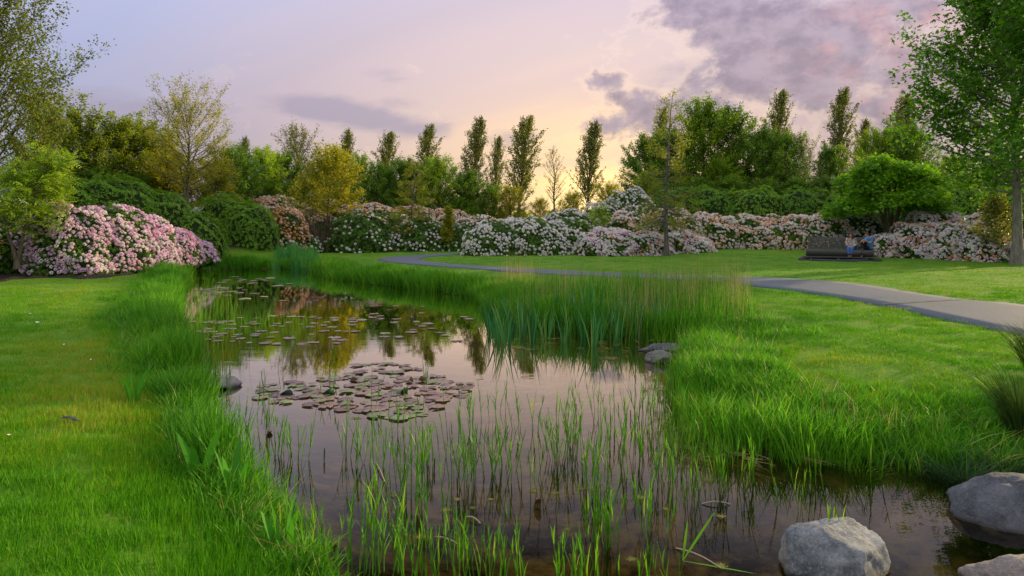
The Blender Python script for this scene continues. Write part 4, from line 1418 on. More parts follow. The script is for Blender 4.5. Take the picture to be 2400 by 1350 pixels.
rng = np.random.default_rng(9)
bare_spots = [G(195, 1190, .4), G(325, 1340, .4), G(30, 1340, .4), G(60, 1250, .4), G(180, 1075, .4), G(2165, 985, .3), G(2235, 975, .3)]
pts, tin, scl = [], [], []
fpts, ftin, fscl = [], [], []
for ya, yb, dens, sx in ((2.4, 4.5, 130, 0.9), (4.5, 7, 90, 0.95), (7, 11, 52, 1.0), (11, 17, 26, 1.25)):
    x, y = sample_band(rng, ya, yb, dens)
    sd = poly_sd(x, y, POND)
    ok = (sd > 0.2) & (poly_sd(x, y, PATH) > -0.04 + 0.05 * np.sin(x * 3 + y * 4)) & (poly_sd(x, y, BED) > 0.0)
    for b in bare_spots:
        ok &= (np.hypot((x - b[0]), (y - b[1])) > 0.10 + 0.05 * np.sin(x * 40))
    x, y, sd = x[ok], y[ok], sd[ok]
    pts.append(np.column_stack([x, y, ground_z(x, y)]))
    p = patches(x, y)
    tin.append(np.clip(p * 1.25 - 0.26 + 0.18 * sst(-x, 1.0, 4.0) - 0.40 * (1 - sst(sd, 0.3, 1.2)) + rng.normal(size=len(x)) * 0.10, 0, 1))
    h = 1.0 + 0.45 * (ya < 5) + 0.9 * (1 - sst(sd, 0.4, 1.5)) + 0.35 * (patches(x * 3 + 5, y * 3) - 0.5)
    scl.append(s3(np.full(len(x), sx), h))
pts = np.concatenate(pts)
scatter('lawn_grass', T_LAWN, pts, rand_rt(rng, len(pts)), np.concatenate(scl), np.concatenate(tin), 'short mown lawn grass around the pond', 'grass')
for ya, yb, dens in ((17, 26, 13), (26, 46, 8)):
    x, y = sample_band(rng, ya, yb, dens)
    ok = (poly_sd(x, y, POND) > 0.5) & (poly_sd(x, y, PATH) > 0.12) & (poly_sd(x, y, BED) > 0.1) & (ridge_amp(x, y) < 0.5)
    x, y = x[ok], y[ok]
    fpts.append(np.column_stack([x, y, ground_z(x, y)]))
    ftin.append(np.clip(patches(x * 0.5, y * 0.5) * 0.8 - 0.08 + 0.14 * sst(x, 2, 8) + 0.25 * sst(-x, 8, 14) + rng.normal(size=len(x)) * 0.08, 0, 1))
    fscl.append(s3(np.full(len(x), 1.25), np.full(len(x), 0.9)))
fpts = np.concatenate(fpts)
scatter('far_lawn_grass', T_LAWNFAR, fpts, rand_rt(rng, len(fpts), 0.05), np.concatenate(fscl), np.concatenate(ftin), 'short mown grass of the far lawn beyond the pond and along the path', 'grass')

# rough and tall grass on the banks
rp, rt, rs = [], [], []
tp, tt_, ts = [], [], []
for ya, yb, dens in ((2.4, 4.6, 95), (4.6, 8, 75), (8, 13, 60), (13, 22, 42), (22, 33, 30)):
    x, y = sample_band(rng, ya, yb, dens)
    sd = poly_sd(x, y, POND)
    left = x < -1.0 - 0.25 * (y - 4)
    rgt = x > 1.4
    farb = (y > 17) & ~(left & (y < 24))
    wide = np.where(rgt & (y < 12.5), 1.0 + 0.35 * np.sin(x * 2.1 + y), np.where(left, 0.16 + 0.075 * np.clip(y - 3, 0, 9) + 0.08 * np.sin(y * 1.7), 1.1))
    wide = np.where(farb, 1.5 + 0.3 * np.sin(x * 1.3), wide)
    wide = np.where((x > 3.1) & (y < 8.5), 0.8, wide)
    gate = 1 - sst(sd, wide * 0.55, wide)
    u = rng.random(len(x))
    ok = (sd > -0.06) & (u < gate) & (poly_sd(x, y, PATH) > 0.35)
    for b in bare_spots[-2:]:
        ok &= np.hypot(x - b[0], y - b[1]) > 0.16
    xx, yy, sdd, ww = x[ok], y[ok], sd[ok], wide[ok]
    hgt = np.clip(1.15 - 0.65 * sdd / ww, 0.3, 1.2) * (0.55 + 0.9 * patches(xx * 2.6, yy * 2.6))
    # the nearest corner and the far right bank are grown lower
    hgt = hgt * np.where((xx < 0) & (yy < 5.2), 0.5, 1.0) * np.where((xx > 3.0) & (yy < 7.5), 0.5, 1.0) * np.where((xx > 1.4) & (yy < 12.5), 0.56 + 0.3 * (1 - sst(sdd, 0.05, 0.7)), 1.0)
    tp.append(np.column_stack([xx, yy, ground_z(xx, yy)]))
    tt_.append(np.clip(0.15 + 0.65 * patches(xx * 1.4 + 3, yy * 1.4) + rng.normal(size=len(xx)) * 0.2 - 0.12 * (xx < 0), 0, 1))
    ts.append(s3(np.full(len(xx), 1.0 + 0.02 * (ya + yb) / 2), hgt))
    ok2 = (sd > 0.1) & (sd < wide * 1.55) & (rng.random(len(x)) < 0.75 * (1 - sst(sd, wide * 0.9, wide * 1.55))) & (poly_sd(x, y, PATH) > 0.2)
    xx, yy = x[ok2], y[ok2]
    rp.append(np.column_stack([xx, yy, ground_z(xx, yy)]))
    rt.append(np.clip(0.15 + 0.6 * patches(xx * 1.1 + 7, yy * 1.1) + rng.normal(size=len(xx)) * 0.12, 0, 1))
    rs.append(s3(np.full(len(xx), 1.0), 0.55 + 0.6 * patches(xx * 3, yy * 3)))
tp, rp = np.concatenate(tp), np.concatenate(rp)
scatter('bank_grass', T_TALL, tp, rand_rt(rng, len(tp), 0.10), np.concatenate(ts), np.concatenate(tt_), 'tall lush green grass along the pond banks', 'grass')
scatter('rough_grass', T_ROUGH, rp, rand_rt(rng, len(rp), 0.14), np.concatenate(rs), np.concatenate(rt), 'knee high rough grass between lawn and bank grass', 'grass')

# straw coloured old blades among them
T_STRAW = [tuft(480 + k, 7, 0.16, 0.10, 0.40, 0.006, 0.6, M_DRY, 3) for k in range(3)]
k_ = rng.random(len(tp)) < 0.13
k2_ = rng.random(len(rp)) < 0.10
sp_ = np.concatenate([tp[k_], rp[k2_]])
scatter('straw', T_STRAW, sp_, rand_rt(rng, len(sp_), 0.3), s3(rng.uniform(0.7, 1.2, len(sp_))), rng.random(len(sp_)), 'pale old grass blades among the bank grass', 'grass')

# reed bed on the point: green reeds below, dry stalks standing out of them
def region(rng, n, px0, px1, py0, py1, z=0.0, fn=None):
    """random places in a patch of ground seen between those pixels"""
    q = []
    a, b = F * (CAMZ - z) / (py1 - HZ), F * (CAMZ - z) / (py0 - HZ)
    while len(q) < n:
        Y = rng.uniform(a, b)
        px = rng.uniform(px0, px1)
        if fn is None or fn(px, HZ + F * (CAMZ - z) / Y):
            q.append(((px - CX) * Y / F, Y))
    return np.array(q)


def on_ground(q, sink=0.0):
    return np.column_stack([q, np.maximum(ground_z(q[:, 0], q[:, 1]), -0.12) - sink])


a = region(rng, 520, 1180, 1750, 712, 812, 0.0, lambda px, py: py < 760 + (px - 1150) * 0.13 and py > 700 + abs(px - 1560) * 0.02 and rng.random() < min(1.0, (1775 - px) / 130) and (px > 1440 or py < 750 or rng.random() < 0.25))
a = on_ground(a)
scatter('reed_bed', T_REEDG, a, rand_rt(rng, len(a), 0.06), s3(np.full(len(a), 1.0), rng.uniform(0.75, 1.15, len(a))), rng.uniform(0.0, 0.75, len(a)), 'green reeds growing thickly on the point beside the pond', 'reeds')
a = np.concatenate([region(rng, 110, 1430, 1745, 730, 800), region(rng, 36, 1200, 1440, 715, 770), region(rng, 30, 1170, 1260, 690, 720)])
a = on_ground(a)
scatter('dry_reeds', T_DRY, a, rand_rt(rng, len(a), 0.035), s3(np.full(len(a), 1.0), rng.uniform(0.75, 1.2, len(a))), rng.random(len(a)), 'pale dry reed stalks standing out of the green reed bed', 'reeds')
a = on_ground(region(rng, 60, 630, 750, 614, 642, 0.0, lambda px, py: ((px - 695) / 52) ** 2 + ((py - 628) / 13) ** 2 < rng.uniform(0.3, 1.2)))
scatter('far_rushes', T_RUSH, a, rand_rt(rng, len(a), 0.05), s3(np.full(len(a), 1.3), rng.uniform(0.8, 1.15, len(a))), rng.random(len(a)), 'blue green rushes at the far end of the pond', 'rushes')
# old stalks lying on the water along the reed bed and the right bank
a = np.concatenate([region(rng, 46, 1170, 1640, 795, 830), region(rng, 40, 1600, 1900, 1060, 1095), region(rng, 14, 1560, 1680, 1000, 1060)])
a = np.column_stack([a, np.full(len(a), 0.006)])
rt_ = rand_rt(rng, len(a), 0.02)
rt_[:, 0] += 1.57
scatter('reed_litter', [tuft(490 + k, 8, 0.10, 0.2, 0.6, 0.008, 0.2, M_DRY, 2) for k in range(3)], a, rt_, s3(rng.uniform(0.35, 0.7, len(a))), rng.uniform(0, 0.6, len(a)), 'brown old reed stalks lying on the water at the foot of the reeds', 'litter')
# short reeds out in the shallow water along the left bank and off the right bank
T_THINR = [tuft(470 + k, 9, 0.20, 0.18, 0.50, 0.006, 0.16, M_TALL, 3) for k in range(3)]
a = np.concatenate([region(rng, 130, 410, 560, 655, 880), region(rng, 30, 560, 760, 740, 800), region(rng, 140, 1560, 1690, 830, 1085), region(rng, 26, 1180, 1300, 690, 705)])
a = a[poly_sd(a[:, 0], a[:, 1], POND) < 0.02]
a = np.column_stack([a, np.full(len(a), -0.03)])
scatter('sparse_reeds', T_THINR, a, rand_rt(rng, len(a), 0.05), s3(np.full(len(a), 1.0), rng.uniform(0.7, 1.3, len(a))), rng.uniform(0.3, 1.0, len(a)), 'thin sparse reed shoots in the shallows along the banks', 'reeds')

# ------------------------------------------------------------------ cattails and reed clumps
def cattail_mesh(seed, n):
    rng = np.random.default_rng(seed)
    a = rng.uniform(0, 2 * math.pi, n)
    r = rng.uniform(0.01, 0.06, n)
    base = np.column_stack([np.cos(a) * r, np.sin(a) * r, np.full(n, -0.12)])
    h = rng.uniform(0.58, 0.98, n)
    lean = np.column_stack([np.cos(a), np.sin(a)]) * rng.uniform(0.3, 1.2, n)[:, None]
    V, f, m = blades(rng, base, h, lean, 0.26, 0.024, 5, 0.04)
    t = np.repeat(rng.random(n), m)
    return make_mesh('cattail_leaves', V, f, M_TEAL, {'tint': t})


CAT = [cattail_mesh(500 + k, 11) for k in range(6)]
rng = np.random.default_rng(31)
cat_px = [(1152, 782), (1172, 797), (1188, 805), (1205, 778), (1222, 790), (1245, 800), (1262, 783), (1280, 795), (1300, 778), (1322, 803), (1338, 788),
          (1352, 775), (1368, 792), (1388, 812), (1405, 801), (1420, 790), (1436, 812), (1452, 798), (1470, 782), (1545, 792), (1160, 765), (1235, 768), (1290, 768),
          (1400, 775), (1330, 770), (1262, 762), (1440, 778), (1492, 795), (1195, 762), (1375, 768)]
for k, (px, py) in enumerate(cat_px):
    p = G(px, py, 0.0)
    p[2] = max(-0.10, gz(p[0], p[1]) - 0.02) + 0.02
    s = rng.uniform(0.86, 1.12)
    front = py >= 788
    link('cattail', CAT[k % 6], None, p, (0, 0, rng.uniform(0, 6.28)), (s, s, s),
         label='clump of blue green sword leaved cattail standing in the water before the reed bed' if front else 'clump of blue green cattail leaves rooted inside the reed bed',
         category='cattail', group='cattails in front of the reed bed' if front else 'cattails inside the reed bed')


def reed_stem_mesh(seed, h):
    """one stem with a few narrow leaves"""
    rng = np.random.default_rng(seed)
    g = Geo()
    s = np.linspace(0, 1, 6)[:, None]
    d = np.array([rng.normal() * 0.07, rng.normal() * 0.07, 1.0])
    pts = np.array([0, 0, -0.25]) + d * s * (h * 0.8 + 0.25) + np.array([rng.normal(), rng.normal(), 0]) * s ** 2 * 0.04
    V, q = tube(pts, np.linspace(0.0038, 0.002, 6), 4)
    g.add(V, [q], rng.uniform(0.2, 0.6))
    n = int(rng.integers(3, 6))
    f = rng.uniform(0.45, 1.0, n)
    base = np.column_stack([np.interp(f, s[:, 0], pts[:, k]) for k in range(3)])
    a = rng.uniform(0, 6.28, n)
    V, fc, m = blades(rng, base, rng.uniform(0.10, 0.26, n) * (0.6 + h * 0.6), np.column_stack([np.cos(a), np.sin(a)]), rng.uniform(0.08, 0.4), 0.0085, 3, 0.05)
    g.add(V, fc, np.repeat(rng.uniform(0.1, 0.9, n), m))
    return g.mesh('reed_stem', M_REED)


STEM = [reed_stem_mesh(520 + k, 0.36 + 0.045 * k) for k in range(9)]


def reed_clump(px, py, n, hi, label, group, R_=0.09, name='reed_clump'):
    p = G(px, py, 0.0)
    rng = np.random.default_rng(int(px * 7 + py))
    o = thing(name, label, 'reeds', p, group=group)
    for k in range(int(n * 1.15 + 0.5)):
        a, r = rng.uniform(0, 6.28), math.sqrt(rng.random()) * R_ * 1.15
        c = link('reed_stem', STEM[int(np.clip(rng.normal(hi, 1.4), 0, 8))], o, (math.cos(a) * r, math.sin(a) * r, 0), (rng.normal() * .05, rng.normal() * .05, rng.uniform(0, 6.28)))
    return o


lab_open = 'loose clump of thin green reeds rising from open water'
g_open = 'reed clumps in the open foreground water'
for px, py, n, hi in [(560, 1075, 6, 3), (585, 985, 3, 2), (618, 1012, 4, 2), (665, 1065, 7, 1), (706, 1080, 5, 1), (822, 1062, 4, 2), (846, 1095, 6, 4), (905, 1100, 6, 4),
                      (925, 1010, 2, 2), (998, 1090, 6, 2), (1008, 1205, 4, 6), (1132, 1110, 6, 4), (1165, 1118, 5, 4), (1192, 1095, 5, 3), (1222, 1130, 3, 2), (1262, 1160, 3, 3), (1290, 1075, 3, 2),
                      (1450, 1060, 4, 3), (1472, 1100, 4, 3), (1505, 1085, 5, 3), (1538, 1155, 6, 4), (1565, 1130, 5, 3), (1590, 1060, 5, 3), (1622, 1100, 5, 3), (1660, 1150, 4, 3), (1712, 1150, 6, 3),
                      (1748, 1128, 4, 3), (1848, 1195, 3, 1), (1905, 1140, 3, 2), (2030, 1120, 4, 2), (1500, 985, 5, 3), (1530, 1010, 5, 3), (1560, 965, 5, 3), (1585, 1000, 5, 3), (1475, 1010, 4, 3),
                      (1150, 985, 3, 3), (1172, 960, 2, 3), (1060, 1020, 3, 3), (1205, 1010, 3, 3), (880, 965, 2, 3), (1000, 905, 3, 2), (955, 1005, 2, 2), (1420, 1000, 4, 3),
                      (520, 920, 4, 2), (600, 930, 2, 2), (1090, 1000, 4, 3), (780, 870, 3, 1), (768, 930, 3, 1), (650, 870, 2, 1), (1250, 1000, 3, 3), (1345, 985, 3, 3), (1610, 1180, 4, 2), (1950, 1290, 3, 1), (1340, 1040, 4, 3), (1385, 960, 3, 2)]:
    where = ('in the shallows beside the left bank grass' if px < 715 else 'around the crowded lily raft' if px < 1130 and py < 1030
             else 'in the shallows off the right bank' if px > 1440 else 'in the open water between lily raft and pale boulder')
    reed_clump(px, py, n, hi, 'loose clump of thin green reeds ' + where, 'loose reed clumps ' + where)
lab_d = 'dense tuft of bright green reeds standing alone in the water'
g_d = 'dense reed tufts in the water'
for px, py, n, hi in [(948, 1165, 15, 5), (1085, 1135, 13, 4), (1322, 1080, 14, 5), (1398, 1145, 13, 5), (1405, 1270, 15, 3), (1540, 1250, 7, 2)]:
    reed_clump(px, py, n, hi, lab_d, g_d, 0.10)
lab_f = 'bright green reeds fringing the near bank at the bottom edge'
g_f = 'reeds fringing the near bank'
for px, py, n, hi in [(690, 1300, 8, 2), (770, 1345, 9, 3), (850, 1345, 13, 5), (905, 1360, 10, 4), (985, 1365, 10, 3), (1045, 1370, 8, 3), (1110, 1375, 8, 3), (1180, 1385, 6, 1), (1245, 1400, 5, 2), (1330, 1405, 6, 2), (1420, 1415, 8, 2), (620, 1210, 8, 3), (560, 1160, 8, 3), (1550, 1420, 4, 1)]:
    reed_clump(px, py, n, hi, lab_f, g_f, 0.11)

# broad dock leaves on the near bank
def dock(px, py, n, seed, label):
    rng = np.random.default_rng(seed)
    p = G(px, py, 0.12)
    p[2] = gz(p[0], p[1])
    o = thing('water_dock', label, 'plant', p)
    for k in range(n):
        a = k * 6.28 / n + rng.uniform(-.4, .4)
        V, f, m = blades(rng, np.array([[math.cos(a) * 0.03, math.sin(a) * 0.03, -0.02]]), np.array([rng.uniform(0.30, 0.50)]), np.array([[math.cos(a), math.sin(a)]]), 0.28, 0.062, 6, 0.05, 2.0)
        link('leaf', make_mesh('leaf', V, f, M_DOCK, {'tint': np.full(len(V), rng.random())}, True), o)


M_DOCK = leaf_mat('dock_leaf', [(0, (0.04, 0.21, 0.015)), (1, (0.08, 0.32, 0.025))], 0.35, 0.6, 0.2)
dock(468, 1130, 5, 1, 'broad upright dock leaves in the bank grass above the near water')
dock(545, 1160, 4, 2, 'pair of tall pointed dock leaves overlooking the open water')
dock(660, 1275, 4, 3, 'broad dock leaves standing at the bottom of the near bank')
dock(310, 965, 3, 4, 'single dark dock plant among the bank grass beside the lawn')
dock(490, 985, 3, 5, 'dock leaf leaning over the small boulder')

# dark sedge tufts on the right bank
def sedge(px, py, n, h, seed, label, mat, z=0.1, spread=0.75):
    rng = np.random.default_rng(seed)
    p = G(px, py, z)
    p[2] = gz(p[0], p[1])
    a = rng.uniform(0, 6.28, n)
    r = rng.random(n) * 0.12
    V, f, m = blades(rng, np.column_stack([np.cos(a) * r, np.sin(a) * r, np.full(n, -0.03)]), rng.uniform(0.5, 1.0, n) * h, np.column_stack([np.cos(a), np.sin(a)]) * rng.uniform(0.3, 1.3, n)[:, None], spread, 0.0055, 4, 0.28)
    link('sedge_tuft', make_mesh('sedge_tuft', V, f, mat, {'tint': np.repeat(rng.random(n), m)}), None, p, label=label, category='sedge')


M_SEDGE = leaf_mat('sedge_leaf', [(0, (0.016, 0.06, 0.024)), (0.6, (0.035, 0.11, 0.04)), (1, (0.10, 0.15, 0.06))], 0.25, 0.6, 0.2)
M_SEDGE2 = leaf_mat('sedge_leaf_dark', [(0, (0.018, 0.045, 0.010)), (0.6, (0.040, 0.105, 0.018)), (1, (0.10, 0.15, 0.03))], 0.25, 0.6, 0.2)
sedge(2265, 1095, 420, 0.55, 1, 'arching blue green sedge tuft overhanging the dark water by the slab boulder', M_SEDGE)
sedge(2200, 1082, 200, 0.40, 2, 'smaller green sedge tuft beside the arching blue green one', M_SEDGE, spread=0.9)
sedge(2350, 1075, 240, 0.45, 3, 'green sedge tuft behind the slab boulder', M_SEDGE, spread=0.8)
sedge(2395, 985, 620, 0.95, 4, 'tall dark sedge clump at the right end of the bank', M_SEDGE2, 0.3, 0.5)
sedge(2440, 900, 520, 0.95, 5, 'tall dark sedge clump further up the right end of the bank', M_SEDGE2, 0.35, 0.5)
sedge(2020, 1085, 130, 0.35, 6, 'yellow green grass tuft at the foot of the right bank', M_REED, 0.05, 0.7)

# ------------------------------------------------------------------ lily pads
M_PAD = leaf_mat('lily_pad', [(0, (0.13, 0.070, 0.072)), (0.35, (0.20, 0.115, 0.112)), (0.62, (0.23, 0.155, 0.125)), (1, (0.25, 0.19, 0.13))], 0.05, 0.35, 0.6, vary=1.0)
M_PADY = leaf_mat('lily_pad_pale', [(0, (0.20, 0.20, 0.09)), (1, (0.36, 0.34, 0.18))], 0.05, 0.4, 0.5, vary=0.6)
M_PADT = leaf_mat('lily_pad_under', [(0, (0.02, 0.085, 0.07)), (1, (0.03, 0.10, 0.085))], 0.15, 0.4, 0.5)
M_PADB = leaf_mat('lily_pad_brown', [(0, (0.05, 0.022, 0.012)), (1, (0.11, 0.06, 0.02))], 0.2, 0.45, 0.4)


def pad_mesh(seed, mat, wave=0.02, notch=0.25):
    """round floating leaf with a notch, a slightly wavy rim and a thin thickness"""
    rng = np.random.default_rng(seed)
    n = 22
    a = np.linspace(notch, 2 * math.pi - notch, n)
    ph = rng.uniform(0, 6.28, 3)
    rr = 1 + 0.04 * np.sin(3 * a + ph[0]) + 0.03 * np.sin(7 * a + ph[1])
    rim = np.column_stack([np.cos(a) * rr, np.sin(a) * rr, wave * (np.sin(4 * a + ph[2]) + 0.8)])
    mid = np.column_stack([np.cos(a) * rr * .6, np.sin(a) * rr * .6, wave * 0.2 * np.sin(5 * a)])
    c = np.array([[0.06, 0, 0]])
    top = np.concatenate([c, mid, rim])
    bot = rim - [0, 0, 0.018]
    V = np.concatenate([top, bot])
    k = np.arange(n - 1)
    t = np.stack([np.zeros(n - 1, int), 1 + k, 2 + k], -1)
    q1 = np.stack([1 + k, 1 + n + k, 2 + n + k, 2 + k], -1)
    q2 = np.stack([1 + n + k, 1 + 2 * n + k, 2 + 2 * n + k, 2 + n + k], -1)
    return make_mesh('lily_pad', V, [t, np.concatenate([q1, q2])], mat, {'tint': np.full(len(V), 0.45) + 0.1 * np.sin(np.arange(len(V)))}, True)


M_PADG = leaf_mat('lily_pad_green', [(0, (0.12, 0.15, 0.055)), (1, (0.22, 0.28, 0.09))], 0.05, 0.35, 0.6, vary=1.0)
PADG = [pad_mesh(640 + k, M_PADG, 0.014) for k in range(3)]
PADM = [pad_mesh(600 + k, M_PAD, 0.012) for k in range(6)]
PADY = [pad_mesh(620 + k, M_PADY, 0.015) for k in range(3)]
rng = np.random.default_rng(17)


def pads(n, px0, px1, py0, py1, test, label, group, meshes, r0, r1, gap=0.78):
    a, b = F * CAMZ / (py1 - HZ), F * CAMZ / (py0 - HZ)
    put, tries = [], 0
    while len(put) < n and tries < 40000:
        tries += 1
        Y = rng.uniform(a, b)
        px = rng.uniform(px0, px1)
        py = HZ + F * CAMZ / Y
        if not test(px, py):
            continue
        x, r = (px - CX) * Y / F, rng.uniform(r0, r1)
        if any((x - u) ** 2 + (Y - v) ** 2 < ((r + w) * gap) ** 2 for u, v, w in put):
            continue
        put.append((x, Y, r))
        grn = 'purplish' in label and rng.random() < 0.24
        link('lily_pad', PADG[len(put) % 3] if grn else meshes[int(rng.integers(len(meshes)))], None, (x, Y, 0.006 + 0.004 * (len(put) % 4)), (rng.normal() * 0.025, rng.normal() * 0.025, rng.uniform(0, 6.28)),
             (r, r, r), label=label.replace('purplish', 'green') if grn else label, category='lily pad', group=group)
    return put


def ell(cx, cy, rx, ry):
    return lambda x, y: ((x - cx) / rx) ** 2 + ((y - cy) / ry) ** 2 < 1


e1, e2, e3 = ell(840, 922, 255, 40), ell(905, 955, 130, 28), ell(1000, 905, 105, 26)
pads(165, 585, 1105, 852, 985, lambda x, y: (e1(x, y) and y > 880) or e2(x, y) or e3(x, y) or ell(900, 872, 90, 22)(x, y), 'purplish round lily pad in the crowded raft on open water', 'lily pads of the crowded raft', PADM, 0.05, 0.105, 0.50)
pads(70, 440, 830, 735, 808, lambda x, y: y > 740 + abs(x - 640) * 0.03, 'purplish lily pad in the long drift below the tree reflections', 'lily pads of the long drift', PADM, 0.05, 0.12, 0.75)
pads(24, 820, 1105, 735, 800, lambda x, y: True, 'scattered purplish lily pad on the dark water towards the reed bed', 'scattered lily pads near the reed bed', PADM, 0.075, 0.13, 1.2)
pads(16, 455, 620, 672, 694, ell(540, 683, 85, 11), 'pale lily pad in the small raft near the far pond end', 'lily pads of the small far raft', PADM + PADY[:1], 0.10, 0.17, 0.9)
pads(10, 510, 660, 648, 660, ell(585, 654, 72, 6), 'grey lily pad in the farthest raft below the rushes', 'lily pads of the farthest raft', PADM, 0.11, 0.2, 0.9)
pads(7, 520, 680, 660, 705, lambda x, y: abs(y - 683) > 12, 'single yellowish lily pad between the two far rafts', 'yellowish single lily pads', PADY, 0.11, 0.2, 1.4)
pads(5, 620, 1000, 690, 735, lambda x, y: True, 'small lone lily pad on the dark reflecting water', 'small lone lily pads', PADM, 0.05, 0.09, 1.6)


def folded_pad(px, py, r, mat, rot, label, seed):
    r *= 0.68
    """a leaf standing up out of the raft, folded along its rib"""
    rng = np.random.default_rng(seed)
    n = 12
    a = np.linspace(-math.pi / 2, math.pi / 2, n)
    L = np.column_stack([np.cos(a) * 0.35, np.cos(a) * 0.75 * 0 + np.sin(a) * 0.85, np.cos(a) * 0.85 - 0.08 + 0.1 * np.sin(a * 3)])
    Rr = np.column_stack([-np.cos(a) * 0.85, np.sin(a) * 0.85, np.cos(a) * 0.12 - 0.05])
    V = np.concatenate([L, Rr]) * r
    k = np.arange(n - 1)
    t1 = np.stack([np.zeros(n - 1, int), k, k + 1], -1)[1:]
    t2 = np.stack([np.full(n - 1, n), n + k + 1, n + k], -1)[1:]
    me = make_mesh('folded_lily_pad', V, [t1, t2], mat, {'tint': np.full(len(V), rng.random())}, True)
    o = link('folded_lily_pad', me, None, G(px, py, 0.0) + [0, 0, 0.012], (0, 0, rot), label=label, category='lily pad')
    md = o.modifiers.new('thickness', 'SOLIDIFY')
    md.thickness = 0.003


folded_pad(672, 928, 0.13, M_PADT, -1.2, 'teal lily leaf standing upright at the left of the crowded raft', 1)
folded_pad(770, 925, 0.13, M_PADT, -0.9, 'dark teal lily leaf half raised in the middle of the crowded raft', 2)
folded_pad(945, 922, 0.14, M_PADT, -0.5, 'slate coloured lily leaf standing up beside the brown curled ones', 3)
folded_pad(962, 897, 0.11, M_PADB, 0.6, 'olive brown curled lily leaf reaching up at the right of the raft', 4)
folded_pad(990, 893, 0.09, M_PADB, 1.4, 'dark brown curled lily leaf next to the olive brown one', 5)
folded_pad(852, 897, 0.10, M_PADB, 0.2, 'reddish brown curled lily leaf at the back of the raft', 6)
folded_pad(830, 893, 0.08, M_PADB, 2.0, 'small brown rolled lily leaf at the back of the raft', 7)

# ------------------------------------------------------------------ boulders
def rock_mat(name, c0, c1, c2, wet=True):
    m, t, out = new_mat(name)
    tc = t.new('ShaderNodeTexCoord')
    ob = tc.outputs['Object']
    n1, n2, n3 = t.noise(ob, 5, 6, 0.65, 0.4), t.noise(ob, 55, 6, 0.85), t.noise(ob, 2.2, 4, 0.6, 0.8)
    col = t.mix(t.sstep(n1, 0.35, 0.65), c0, c1)
    col = t.mix(t.sstep(n3, 0.52, 0.68), col, c2)
    col = t.mix(t.mul(t.sstep(n2, 0.52, 0.64), 0.75), col, (c1[0] * 1.35, c1[1] * 1.35, c1[2] * 1.35))
    col = t.mix(t.mul(t.sub(1.0, t.sstep(n2, 0.36, 0.47)), 0.7), col, (c0[0] * 0.4, c0[1] * 0.4, c0[2] * 0.4))
    g = t.new('ShaderNodeNewGeometry')
    sp = t.new('ShaderNodeSeparateXYZ')
    t.l.new(g.outputs['Position'], sp.inputs[0])
    w = t.sub(1.0, t.sstep(t.add(sp.outputs[2], t.mul(n1, 0.02)), 0.015, 0.05))
    col = t.mix(t.mul(w, 0.8), col, (0.02, 0.019, 0.015))
    b = t.add(t.mul(n1, 1.0), t.mul(n2, 0.25))
    principled(t, out, col, t.sub(0.85, t.mul(w, 0.45)), 0.35, b, 0.9, 0.03)
    return m


def rock(px, py, size, label, mat, seed, rot=(0, 0, 0), z=0.0, cuts=7, name='boulder', lift=0.0, sub=5):
    rng = np.random.default_rng(seed)
    bm = bmesh.new()
    bmesh.ops.create_icosphere(bm, subdivisions=sub, radius=1.0)
    u = np.array([v.co[:] for v in bm.verts])
    f = np.array([[v.index for v in x.verts] for x in bm.faces])
    bm.free()
    d = np.full(len(u), 1.0)
    for _ in range(cuts):                      # planed facets
        nn = unit(rng.normal(size=3))
        h = rng.uniform(0.62, 0.9)
        c = u @ nn
        lim = h / np.maximum(c, 1e-3)
        d = np.where((c > 0.05) & (lim < d), lim + (d - lim) * 0.04, d)
    lum = np.array([mnoise.fractal(Vector(v) * 1.6 + Vector((seed * 3.1, 0, 0)), 0.9, 2.1, 5) for v in u])
    fine = np.array([mnoise.fractal(Vector(v) * 6 + Vector((0, seed * 1.7, 0)), 0.8, 2.1, 4) for v in u])
    p = u * (d * (1 + 0.09 * lum + 0.03 * fine))[:, None] * np.array(size)
    me = make_mesh(name, p, [f], mat, smooth=True)
    q = G(px, py, z)
    return link(name, me, None, (q[0], q[1], z + lift), rot, label=label, category='rock')


RK_A = rock_mat('rock_blue_grey', (0.095, 0.115, 0.135), (0.23, 0.255, 0.28), (0.19, 0.165, 0.135))
RK_B = rock_mat('rock_slate', (0.040, 0.048, 0.060), (0.095, 0.108, 0.128), (0.07, 0.08, 0.095))
RK_C = rock_mat('rock_pinkish', (0.15, 0.135, 0.13), (0.24, 0.22, 0.21), (0.19, 0.17, 0.16))
RK_D = rock_mat('rock_speckled', (0.10, 0.10, 0.105), (0.20, 0.195, 0.195), (0.14, 0.13, 0.12))
rock(1958, 1328, (0.33, 0.26, 0.25), 'pale blue grey boulder with a brown streak standing in the near water', RK_A, 3, (0.0, -0.08, 0.2), lift=0.045)
rock(2372, 1196, (0.52, 0.36, 0.30), 'dark slate slab boulder at the foot of the right bank', RK_B, 8, (0.12, -0.10, 0.35), lift=-0.06, cuts=9)
rock(2405, 1392, (0.34, 0.26, 0.17), 'smooth pinkish grey boulder cut by the bottom right corner', RK_C, 12, (0, 0.05, 0.2), lift=0.03)
rock(518, 905, (0.245, 0.22, 0.105), 'low speckled grey boulder against the left bank grass', RK_D, 21, (0, 0.06, 0.3), lift=0.02)
rock(1545, 848, (0.21, 0.20, 0.15), 'speckled grey boulder with a pointed top before the reed bed', RK_D, 27, (0, 0, 0.4), lift=0.03)
rock(1572, 820, (0.56, 0.24, 0.085), 'long flat dark boulder behind the pointed one', RK_B, 33, (0, 0, 0.05), lift=0.02)
rock(2268, 1168, (0.14, 0.10, 0.06), 'small brown stone half under water beside the slab boulder', RK_C, 41, lift=0.0)

